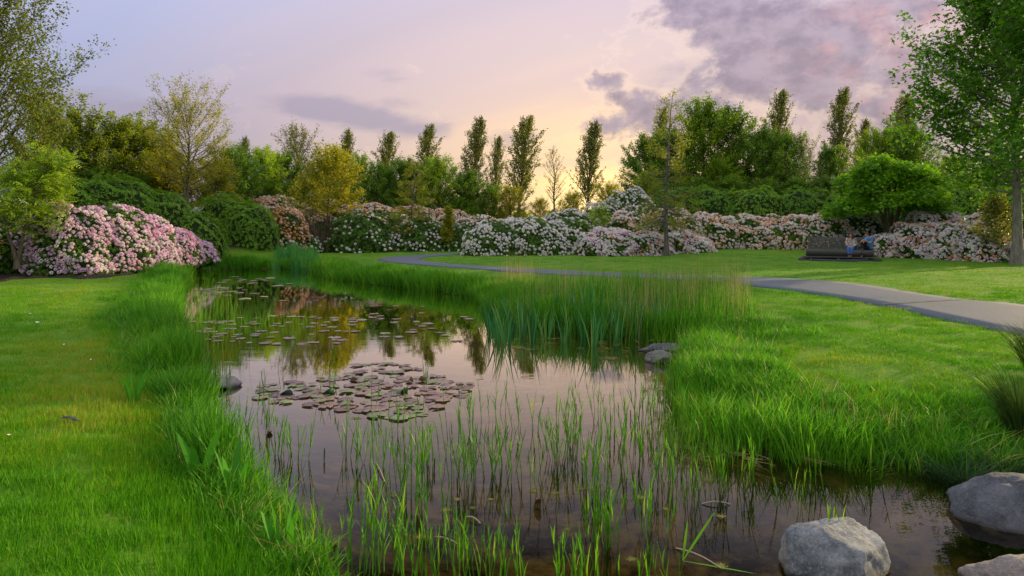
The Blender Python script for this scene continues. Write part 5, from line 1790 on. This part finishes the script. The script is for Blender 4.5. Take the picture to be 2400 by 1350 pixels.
# ------------------------------------------------------------------ small things on water and lawn
M_ALGA = leaf_mat('algae', [(0, (0.11, 0.12, 0.03)), (1, (0.22, 0.21, 0.06))], 0.2, 0.8, 0.1, vary=0.8)


def alga_mesh(seed):
    rng = np.random.default_rng(seed)
    g = Geo()
    n = 150
    r = np.abs(rng.normal(size=n)) * 0.42
    a = rng.uniform(0, 6.28, n)
    for k in range(n):
        c = np.array([math.cos(a[k]) * r[k], math.sin(a[k]) * r[k], 0.0])
        s = rng.uniform(0.04, 0.16) * (1.1 - min(1, r[k]))
        an = np.sort(rng.uniform(0, 6.28, 5))
        ring = c + np.column_stack([np.cos(an) * s, np.sin(an) * s, rng.uniform(0.0, 0.03, 5)])
        g.add(np.concatenate([[c + [0, 0, 0.03]], ring]), [[(0, j + 1, (j + 1) % 5 + 1) for j in range(5)]], rng.random())
    return g.mesh('algae_mat', M_ALGA)


ALGA = [alga_mesh(700 + k) for k in range(3)]
rng = np.random.default_rng(23)
for px, py, r in [(1045, 1195, .10), (1108, 1190, .08), (1072, 1170, .07), (985, 1258, .09), (1150, 1170, .06), (870, 1143, .08), (985, 1150, .09), (1215, 815, .34), (1300, 1155, .12), (1365, 1145, .10),
                  (1500, 1165, .13), (1660, 1125, .12), (925, 1162, .08), (835, 980, .10), (858, 963, .09), (1560, 915, .22), (1690, 1210, .08), (1250, 1150, .10), (1620, 995, .16), (1585, 1030, .16), (1430, 840, .4), (1690, 1325, .10), (1560, 1192, .08), (1330, 1240, .06), (1480, 1310, .07)]:
    p = G(px, py, 0.003)
    s = r * rng.uniform(0.7, 1.05)
    link('algae_mat', ALGA[int(rng.integers(3))], None, p, (0, 0, rng.uniform(0, 6.28)), (s, s * 0.8, s * 0.5), kind='stuff', label='small yellow green algae mat floating among the reeds', category='algae', group='algae mats on the water')

_m, _t, _o = new_mat('dead_stem')
principled(_t, _o, (0.34, 0.28, 0.19), 0.8, 0.2)
M_DEAD = _m
for a, b, r, lab in (((1093, 1212), (1126, 1227), .006, 'short pale broken reed stem floating near the dense tufts'), ((880, 1085), (902, 1130), .006, 'bent pale reed stem sticking out of the water'),
                     ((1585, 1285), (1690, 1332), .005, 'long green brown reed stem lying on the water before the pale boulder'), ((1645, 1181), (1712, 1182), .005, 'pale reed stem lying flat on the dark water'),
                     ((928, 952), (992, 947), .006, 'pale reed stem lying across the crowded lily raft'), ((1020, 1258), (1082, 1282), .004, 'thin brown reed stem floating near the bottom edge'),
                     ((810, 907), (885, 906), .006, 'straw coloured stem lying across the back of the lily raft')):
    p, q = G(*a, 0.004), G(*b, 0.004)
    s = np.linspace(0, 1, 6)[:, None]
    pts = p + (q - p) * s + np.array([0, 0, 0.02]) * np.sin(s * 3.1)
    V, fq = tube(pts - pts[0], np.linspace(r, r * .7, 6), 6)
    link('dead_reed_stem', make_mesh('dead_reed_stem', V, [fq], M_DEAD, {'tint': np.full(len(V), .5)}, True), None, pts[0], label=lab, category='stem')
# bent seedling in front of the pale boulder
M_RED = None
o = thing('bent_reed', 'single bent reed with one long leaf before the pale boulder', 'reeds', G(1600, 1318, 0))
for d, l in (((0.55, 0.1, 0.75), 0.34), ((0.75, -0.25, -0.02), 0.42), ((0.15, 0.2, 0.7), 0.22)):
    d = unit(np.array(d))
    s = np.linspace(0, 1, 5)
    w = np.array([0.0, 0.0, 1.0]) if abs(d[2]) < 0.5 else unit(np.cross(d, [0, 1, 0]))
    w = unit(np.cross(d, w)) if abs(d[2]) < 0.5 else w
    pts = s[:, None] * d * l + np.array([0, 0, 0.01])
    wd = (np.sin(s * 2.6 + .3) * 0.008)[:, None] * w
    V = np.concatenate([pts - wd, pts + wd])
    k = np.arange(4)
    link('leaf', make_mesh('leaf', V, [np.stack([k, k + 1, k + 6, k + 5], -1)], M_REED, {'tint': np.full(10, .6)}), o)

# mare's tail sprigs
def sprig_mesh():
    g = Geo()
    rng = np.random.default_rng(3)
    V, q = tube([(0, 0, -0.05), (0, 0, 0.05), (0.004, 0, 0.11)], [0.004, 0.004, 0.002], 5)
    g.add(V, [q], 0.3)
    for k in range(9):
        for j in range(6):
            a = j * 1.047 + k * 0.5
            z = 0.01 + k * 0.011
            d = np.array([math.cos(a), math.sin(a), 0.5])
            w = np.array([-math.sin(a), math.cos(a), 0]) * 0.003
            b = np.array([0, 0, z])
            g.add([b - w, b + w, b + d * 0.018], [[(0, 1, 2)]], 0.2)
    return g.mesh('mares_tail', M_SEDGE2)


SPR = sprig_mesh()
for px, py in ((760, 1080), (1253, 1080), (1002, 1110), (1018, 1105), (1072, 1152), (1440, 1040), (1478, 985), (1365, 1118), (1688, 1190), (1350, 970)):
    link('mares_tail_sprig', SPR, None, G(px, py, 0.0), (0, 0, px), (1, 1, 1), label='tiny dark upright water plant tip poking out of the pond', category='plant', group='tiny plant tips in the pond')

# fallen leaves standing in the water, bark on the lawn, petals
_m, _t, _o = new_mat('brown_leaf')
principled(_t, _o, (0.12, 0.07, 0.025), 0.7, 0.2)
M_BROWN = _m
for px, py, s, lab in ((1260, 1188, .05, 'brown dead leaf standing on its edge in the dark water'), (782, 1272, .045, 'brown dead leaf floating at the bottom of the near bank'), (632, 1012, .05, 'curled orange brown leaf floating near the left reeds')):
    a = np.linspace(0, 6.28, 9)[:-1]
    V = np.column_stack([np.cos(a) * .55, 0.15 * np.cos(a * 2), np.sin(a) * 1.0 + .5]) * s
    V = np.concatenate([[[0, 0.1 * s, .5 * s]], V])
    me = make_mesh('dead_leaf', V, [[(0, j + 1, (j + 1) % 8 + 1) for j in range(8)]], M_BROWN)
    oo = link('dead_leaf', me, None, G(px, py, 0.01), (0.3 if px == 1260 else 1.2, 0, 0.4), label=lab, category='leaf')
    oo.modifiers.new('thickness', 'SOLIDIFY').thickness = 0.0015
for px, py, L, rz, mat, lab in ((165, 968, 0.11, -0.35, RK_B, 'dark broken piece of bark lying on the left lawn'),):
    p = G(px, py, 0.40)
    p[2] = gz(p[0], p[1])
    rng = np.random.default_rng(4)
    s = np.linspace(0, 1, 7)
    pts = np.column_stack([(s - .5) * 2 * L, np.sin(s * 5) * .015, 0.03 + np.sin(s * 3.1) * .02])
    V, fq = tube(pts, np.array([.006, .016, .02, .013, .019, .015, .005]), 7)
    link('bark_piece', make_mesh('bark_piece', V * [1.15, 1, 0.6], [fq], mat, {'tint': np.full(len(V), .5)}), None, p + [0, 0, 0.03], (0, 0, rz), label=lab, category='bark')
wp = PETALS['white']
a = np.linspace(0, 6.28, 8)[:-1]
PET = make_mesh('petal', np.concatenate([[[0, 0, .1]], np.column_stack([np.cos(a), np.sin(a) * .6, .25 * np.cos(a) ** 2])]), [[(0, j + 1, (j + 1) % 7 + 1) for j in range(7)]], wp, {'tint': np.full(8, .5)})
for px, py, s in ((88, 747, .032), (103, 750, .015), (150, 792, .02), (180, 738, .02), (70, 731, .02), (213, 819, .015), (420, 626, .05), (402, 624, .04), (392, 628, .05), (310, 624, .05), (200, 646, .04), (260, 652, .03), (40, 897, .015), (20, 998, .015)):
    p = G(px, py, 0.45)
    p[2] = gz(p[0], p[1]) + 0.06
    link('fallen_petal', PET, None, p, (0.3, 0.2, px), (s, s, s), label='white fallen petal lying on the left lawn or mulch', category='petal', group='petals fallen on the left lawn')

# ------------------------------------------------------------------ bench
_m, _t, _o = new_mat('weathered_slat')
_tc = _t.new('ShaderNodeTexCoord')
_mp = _t.new('ShaderNodeMapping')
_mp.inputs['Scale'].default_value = (0.6, 9, 9)
_t.l.new(_tc.outputs['Object'], _mp.inputs[0])
_nn = _t.noise(_mp.outputs[0], 6, 5, 0.7)
_oi = _t.new('ShaderNodeObjectInfo')
principled(_t, _o, _t.mix(_oi.outputs['Random'], _t.mix(_nn, (0.035, 0.045, 0.045), (0.075, 0.09, 0.085)), _t.mix(_nn, (0.06, 0.06, 0.052), (0.115, 0.12, 0.105))), 0.8, 0.25, _nn, 0.4, 0.01)
M_SLAT = _m
BZ = 0.46
bp = G(1968, 607, BZ)
bp[2] = gz(bp[0], bp[1])
BENCH = thing('park_bench', 'long dark slatted bench with curved back and foot board on the lawn', 'bench', bp, R(-30))
prof = np.array([(-0.42, 0.16), (-0.52, 0.26), (-0.55, 0.36), (-0.50, 0.45), (-0.38, 0.47), (-0.20, 0.44), (0.0, 0.41), (0.14, 0.44), (0.22, 0.54), (0.28, 0.68), (0.33, 0.82), (0.39, 0.95), (0.48, 1.04), (0.60, 1.07), (0.70, 1.03)])
prof = chaikin(prof, 2)
cl = np.concatenate([[0], np.cumsum(np.linalg.norm(np.diff(prof, axis=0), axis=1))])
HL = 1.46
sl_n = 30
bm = bmesh.new()
bmesh.ops.create_cube(bm, size=1.0)
for v in bm.verts:
    v.co.x *= 2 * HL
    v.co.y *= 0.046
    v.co.z *= 0.022
bmesh.ops.bevel(bm, geom=bm.edges[:], offset=0.005, segments=1)
SLAT = bpy.data.meshes.new('slat')
bm.to_mesh(SLAT)
bm.free()
SLAT.materials.append(M_SLAT)
rr = random.Random(2)
for k in range(sl_n):
    s = cl[-1] * ((k + 0.5) / sl_n) ** 1.22
    y, z = np.interp(s, cl, prof[:, 0]), np.interp(s, cl, prof[:, 1])
    dy, dz = np.interp(s + .01, cl, prof[:, 0]) - y, np.interp(s + .01, cl, prof[:, 1]) - z
    link('slat', SLAT, BENCH, (rr.uniform(-.01, .01), y, z), (math.atan2(dz, dy), 0, 0))
for x in (-1.34, -0.45, 0.45, 1.34):
    V, fq = [], []
    inner = prof + np.column_stack([np.interp(cl, [0, cl[-1] * .45, cl[-1]], [0.10, 0.0, 0.06]), np.interp(cl, [0, cl[-1] * .45, cl[-1]], [0.0, -0.10, -0.06])])
    out2 = prof + np.column_stack([np.full(len(prof), 0.012), np.full(len(prof), -0.012)])
    n = len(prof)
    for dx in (-0.03, 0.03):
        V += [(x + dx, a, b) for a, b in out2] + [(x + dx, a, b) for a, b in inner]
    k = np.arange(n - 1)
    fq = np.concatenate([np.stack([k, k + 1, k + n + 1, k + n], -1), np.stack([k + 3 * n, k + 3 * n + 1, k + 2 * n + 1, k + 2 * n], -1),
                         np.stack([k, k + 2 * n, k + 2 * n + 1, k + 1], -1), np.stack([k + n, k + n + 1, k + 3 * n + 1, k + 3 * n], -1)])
    link('rib', make_mesh('rib', V, [fq], M_SLAT), BENCH)
    for a, b in (((-0.30, 0.42), (-0.22, 0.0)), ((0.20, 0.45), (0.30, 0.0)), ((0.50, 1.0), (0.42, 0.0))):
        V, fq = tube([(x, a[0], a[1]), (x, b[0], b[1] - 0.03)], [0.03, 0.03], 6)
        link('leg', make_mesh('leg', V, [fq], M_SLAT), BENCH)
bm = bmesh.new()
bmesh.ops.create_cube(bm, size=1.0)
for v in bm.verts:
    v.co = Vector((v.co.x * 3.1, v.co.y * 0.13, v.co.z * 0.03))
BRD = bpy.data.meshes.new('board')
bm.to_mesh(BRD)
bm.free()
BRD.materials.append(M_SLAT)
for k in range(5):
    link('foot_board', BRD, BENCH, (-0.03, -0.86 + k * 0.14, 0.13))
for x in (-1.2, 0, 1.2):
    bm = bmesh.new()
    bmesh.ops.create_cube(bm, size=1.0)
    for v in bm.verts:
        v.co = Vector((v.co.x * 0.09 + x, v.co.y * 0.66 - 0.58, v.co.z * 0.115 + 0.057))
    me = bpy.data.meshes.new('joist')
    bm.to_mesh(me)
    bm.free()
    me.materials.append(M_SLAT)
    link('joist', me, BENCH)
# dark gravel pad under it
a = np.linspace(0, 2 * math.pi, 49)[:-1]
ca, sa_ = math.cos(R(-30)), math.sin(R(-30))
lx = np.sign(np.cos(a)) * np.abs(np.cos(a)) ** .5 * 1.8
ly = np.sign(np.sin(a)) * np.abs(np.sin(a)) ** .5 * 1.1 - 0.25
gx, gy = bp[0] + lx * ca - ly * sa_, bp[1] + lx * sa_ + ly * ca
V = np.column_stack([gx, gy, ground_z(gx, gy) + 0.06])
V = np.concatenate([[[bp[0] + 0.25 * sa_, bp[1] - .25 * ca, gz(bp[0], bp[1]) + 0.065]], V, V - [0, 0, .12]])
k = np.arange(48)
k2 = (k + 1) % 48
_m, _t, _o = new_mat('dark_gravel')
_g = _t.new('ShaderNodeNewGeometry')
_n = _t.noise(_g.outputs['Position'], 40, 4, .7)
principled(_t, _o, _t.mix(_n, (0.025, 0.032, 0.04), (0.07, 0.08, 0.09)), 0.9, 0.2, _n, .6, .02)
link('gravel_pad', make_mesh('gravel_pad', V, [np.stack([np.zeros(48, int), k + 1, k2 + 1], -1), np.stack([k + 1, k + 49, k2 + 49, k2 + 1], -1)], _m), kind='structure')

# ------------------------------------------------------------------ people
def flat_mat(name, c, rough=0.75, c2=None, sc_=18):
    m, t, out = new_mat(name)
    tc = t.new('ShaderNodeTexCoord')
    n = t.noise(tc.outputs['Object'], sc_, 3, 0.6)
    c2 = c2 or tuple(x * 0.75 for x in c)
    principled(t, out, t.mix(t.sstep(n, .4, .6), c2, c), rough, 0.25)
    return m


def skin_obj(name, parent, verts, edges, radii, mat, root=0, sub=2):
    me = bpy.data.meshes.new(name)
    me.from_pydata([tuple(map(float, v)) for v in verts], edges, [])
    me.materials.append(mat)
    o = link(name, me, parent)
    o.modifiers.new('skin', 'SKIN')
    if not me.skin_vertices:
        return o
    for k, r in enumerate(radii):
        r = r if isinstance(r, tuple) else (r, r)
        me.skin_vertices[0].data[k].radius = r
        me.skin_vertices[0].data[k].use_root = (k == root)
    s = o.modifiers.new('smooth', 'SUBSURF')
    s.levels = s.render_levels = sub
    for p in me.polygons:
        p.use_smooth = True
    o.modifiers['skin'].use_smooth_shade = True
    return o


class Graph:
    def __init__(self):
        self.v, self.e, self.r, self.k = [], [], [], {}

    def p(self, key, pos, r, to=None):
        self.k[key] = len(self.v)
        self.v.append(np.array(pos, float))
        self.r.append(r)
        if to is not None:
            self.e.append((self.k[to], self.k[key]))

    def fingers(self, wrist, hand, side, curl):
        """palm and five bent fingers along the hand direction"""
        w, h = self.v[self.k[wrist]], np.array(hand, float)
        d = unit(h)
        s = unit(np.cross(d, curl))
        c = np.array(curl, float)
        self.p(wrist + 'palm', w + d * 0.075, (0.036, 0.022), wrist)
        for i, (off, l) in enumerate(((-0.03, 0.068), (-0.01, 0.078), (0.01, 0.074), (0.03, 0.058))):
            b = w + d * 0.10 + s * off
            self.p(wrist + 'f%d' % i, b, 0.0105, wrist + 'palm')
            self.p(wrist + 'g%d' % i, b + d * l * .5 + c * l * .12, 0.009, wrist + 'f%d' % i)
            self.p(wrist + 'h%d' % i, b + d * l * .8 + c * l * .5, 0.008, wrist + 'g%d' % i)
        self.p(wrist + 't0', w + d * 0.045 + s * 0.045 * side, 0.012, wrist + 'palm')
        self.p(wrist + 't1', w + d * 0.085 + s * 0.062 * side + c * 0.02, 0.0095, wrist + 't0')


SKIN = flat_mat('skin', (0.52, 0.30, 0.21), 0.55, (0.46, 0.25, 0.17))


def head_parts(o, c, look, hair_mat, long_hair):
    """eyes, nose, mouth, ears and hair round the head centre c"""
    look = unit(np.array(look, float))
    sd_ = unit(np.cross(look, [0, 0, 1]))
    up = np.cross(sd_, look)
    dark = flat_mat('eye', (0.03, 0.02, 0.015), 0.3)
    lip = flat_mat('lip', (0.36, 0.13, 0.11), 0.5)

    def blobm(nm, pos, rad, mat, sub=2, lump=0.0):
        bm = bmesh.new()
        bmesh.ops.create_icosphere(bm, subdivisions=sub, radius=1)
        for v in bm.verts:
            k = 1 + lump * mnoise.noise(v.co * 4)
            q = v.co * k
            v.co = Vector(pos + sd_ * q.x * rad[0] + look * q.y * rad[1] + up * q.z * rad[2])
        me = bpy.data.meshes.new(nm)
        bm.to_mesh(me)
        bm.free()
        me.materials.append(mat)
        for p in me.polygons:
            p.use_smooth = True
        link(nm, me, o)
    for s in (-1, 1):
        blobm('eye', c + look * 0.092 + sd_ * 0.034 * s + up * 0.01, (0.013, 0.006, 0.008), dark)
        blobm('ear', c + sd_ * 0.077 * s - up * 0.005, (0.012, 0.022, 0.032), SKIN)
    blobm('mouth', c + look * 0.088 - up * 0.058, (0.024, 0.008, 0.007), lip)
    blobm('hair', c - look * 0.022 + up * 0.038, (0.092, 0.100, 0.098), hair_mat, 3, 0.22)
    if long_hair:
        blobm('hair', c - look * 0.055 - up * 0.09, (0.085, 0.055, 0.17), hair_mat, 3, 0.2)
        blobm('hair', c - sd_ * 0.065 - up * 0.09 + look * 0.01, (0.03, 0.05, 0.15), hair_mat, 3, 0.2)
        blobm('hair', c + sd_ * 0.065 - up * 0.09 + look * 0.01, (0.03, 0.05, 0.15), hair_mat, 3, 0.2)


def body(o, J, look):
    """J: joint positions; builds the whole body as one skinned surface"""
    g = Graph()
    g.p('pel', J['pel'], (0.13, 0.10))
    g.p('wst', J['wst'], (0.115, 0.085), 'pel')
    g.p('cst', J['cst'], (0.145, 0.10), 'wst')
    g.p('nck', J['nck'], 0.055, 'cst')
    g.p('jaw', np.array(J['hd']) - [0, 0, 0.05] + unit(np.array(look, float)) * 0.02, (0.062, 0.072), 'nck')
    g.p('hd', J['hd'], (0.076, 0.088), 'jaw')
    g.p('crn', np.array(J['hd']) + [0, 0, 0.07], (0.062, 0.07), 'hd')
    g.p('nose', np.array(J['hd']) + unit(np.array(look, float)) * 0.102 - [0, 0, 0.018], 0.011, 'hd')
    for s in 'lr':
        g.p('sh' + s, J['sh' + s], 0.062, 'cst')
        g.p('el' + s, J['el' + s], 0.042, 'sh' + s)
        g.p('wr' + s, J['wr' + s], 0.028, 'el' + s)
        g.fingers('wr' + s, J['hand' + s], 1 if s == 'l' else -1, J.get('curl' + s, (0, 0, -1)))
        g.p('hp' + s, J['hp' + s], 0.088, 'pel')
        g.p('kn' + s, J['kn' + s], 0.06, 'hp' + s)
        g.p('an' + s, J['an' + s], 0.04, 'kn' + s)
        g.p('toe' + s, J['toe' + s], 0.032, 'an' + s)
    return skin_obj('body', o, g.v, g.e, g.r, SKIN)


def cover(o, name, J, keys, edges, rads, mat):
    idx = {k: i for i, k in enumerate(keys)}
    return skin_obj(name, o, [J[k] if k in J else k for k in keys], [(idx[a], idx[b]) for a, b in edges], rads, mat)


def lerp(a, b, t):
    return np.array(a, float) * (1 - t) + np.array(b, float) * t


def dress(o, J, top, sleeve, trousers, shoes):
    K = {k: np.array(v, float) for k, v in J.items()}
    for s in 'lr':
        K['cf' + s] = lerp(K['el' + s], K['wr' + s], 0.85) if sleeve == 1 else lerp(K['sh' + s], K['el' + s], 0.75)
        K['hm' + s] = lerp(K['kn' + s], K['an' + s], 0.95)
        K['hl' + s] = K['an' + s] + np.array([0, 0.02, -0.03])
    K['ctop'] = lerp(K['cst'], K['nck'], 0.55)
    ks = ['wst', 'pel', 'cst', 'ctop'] + [a + s for s in 'lr' for a in (('sh', 'el', 'cf') if sleeve == 1 else ('sh', 'cf'))]
    ed = [('wst', 'pel'), ('wst', 'cst'), ('cst', 'ctop')]
    rd = [(0.165, 0.135), (0.17, 0.14), (0.20, 0.155), (0.11, 0.10)]
    for s in 'lr':
        ed += [('cst', 'sh' + s)] + ([('sh' + s, 'el' + s), ('el' + s, 'cf' + s)] if sleeve == 1 else [('sh' + s, 'cf' + s)])
        rd += [0.095, 0.07, 0.055] if sleeve == 1 else [0.10, 0.08]
    cover(o, 'jacket' if sleeve == 1 else 'shirt', K, ks, ed, rd, top)
    ks = ['pel'] + [a + s for s in 'lr' for a in ('hp', 'kn', 'hm')]
    ed, rd = [], [(0.17, 0.14)]
    for s in 'lr':
        ed += [('pel', 'hp' + s), ('hp' + s, 'kn' + s), ('kn' + s, 'hm' + s)]
        rd += [0.12, 0.088, 0.066]
    cover(o, 'trousers', K, ks, ed, rd, trousers)
    for s in 'lr':
        skin_obj('shoe', o, [K['an' + s] + [0, 0, 0.10], K['an' + s], K['hl' + s], K['toe' + s]], [(0, 1), (1, 2), (2, 3)], [0.068, 0.068, 0.066, 0.062], shoes, 1)


def local_person(x, y, label, J, look, hair, top, sleeve, trousers, shoes, long_hair):
    c = Matrix.Rotation(R(-30), 4, 'Z') @ Vector((x, y, 0))
    o = thing('person', label, 'person', (bp[0] + c.x, bp[1] + c.y, bp[2]), R(-30))
    body(o, J, look)
    dress(o, J, top, sleeve, trousers, shoes)
    head_parts(o, np.array(J['hd'], float), look, hair, long_hair)


# woman in the checked jacket: upright on the seat, hands in her lap
JW = dict(pel=(0, 0.02, 0.53), wst=(0, 0.02, 0.70), cst=(0, -0.01, 0.90), nck=(0, -0.03, 1.06), hd=(0.0, -0.05, 1.18),
          shl=(-0.17, -0.01, 0.98), ell=(-0.21, -0.08, 0.74), wrl=(-0.09, -0.26, 0.63), handl=(0.9, -0.5, -0.1), shr=(0.17, -0.01, 0.98), elr=(0.21, -0.08, 0.74), wrr=(0.09, -0.26, 0.63), handr=(-0.9, -0.5, -0.1),
          hpl=(-0.09, -0.02, 0.53), knl=(-0.10, -0.46, 0.54), anl=(-0.07, -0.58, 0.21), toel=(-0.08, -0.72, 0.17), hpr=(0.09, -0.02, 0.53), knr=(0.06, -0.46, 0.54), anr=(0.03, -0.56, 0.21), toer=(0.0, -0.70, 0.17))
local_person(0.50, 0.02, 'person with long brown hair, checked jacket and blue jeans sitting on the bench', JW, (-0.55, -0.8, -0.1), flat_mat('brown_hair', (0.075, 0.042, 0.03), .6),
             flat_mat('checked_jacket', (0.55, 0.52, 0.52), .8, (0.20, 0.14, 0.12), 9), 1, flat_mat('blue_jeans', (0.035, 0.13, 0.38), .8), flat_mat('brown_boots', (0.07, 0.03, 0.025), .5), True)
# man in the blue shirt: sideways on the end, one foot up on the seat, arms folded over the knee
JM = dict(pel=(0.10, 0.0, 0.54), wst=(0.14, 0.0, 0.72), cst=(0.10, -0.03, 0.93), nck=(0.04, -0.06, 1.08), hd=(0.0, -0.09, 1.20),
          shl=(0.0, -0.20, 0.99), ell=(-0.10, -0.40, 0.86), wrl=(-0.19, -0.37, 0.95), handl=(0.4, -0.4, -0.5), curll=(0, 0, -1), shr=(0.22, 0.10, 0.99), elr=(0.16, -0.24, 0.80), wrr=(-0.12, -0.43, 0.96), handr=(-0.5, -0.2, -0.4), curlr=(0, 0, -1),
          hpl=(0.03, -0.08, 0.54), knl=(-0.21, -0.32, 0.90), anl=(-0.12, -0.40, 0.52), toel=(-0.25, -0.46, 0.49), hpr=(0.05, 0.07, 0.54), knr=(-0.30, -0.22, 0.56), anr=(-0.14, -0.62, 0.21), toer=(-0.20, -0.76, 0.17))
local_person(1.16, 0.02, 'person with curly hair and blue shirt hugging a raised knee on the bench', JM, (-0.35, -0.9, 0.0), flat_mat('curly_hair', (0.10, 0.055, 0.03), .7, None, 60),
             flat_mat('blue_shirt', (0.05, 0.24, 0.62), .8), 0, flat_mat('black_trousers', (0.014, 0.015, 0.022), .8), flat_mat('black_shoes', (0.02, 0.02, 0.022), .5), False)
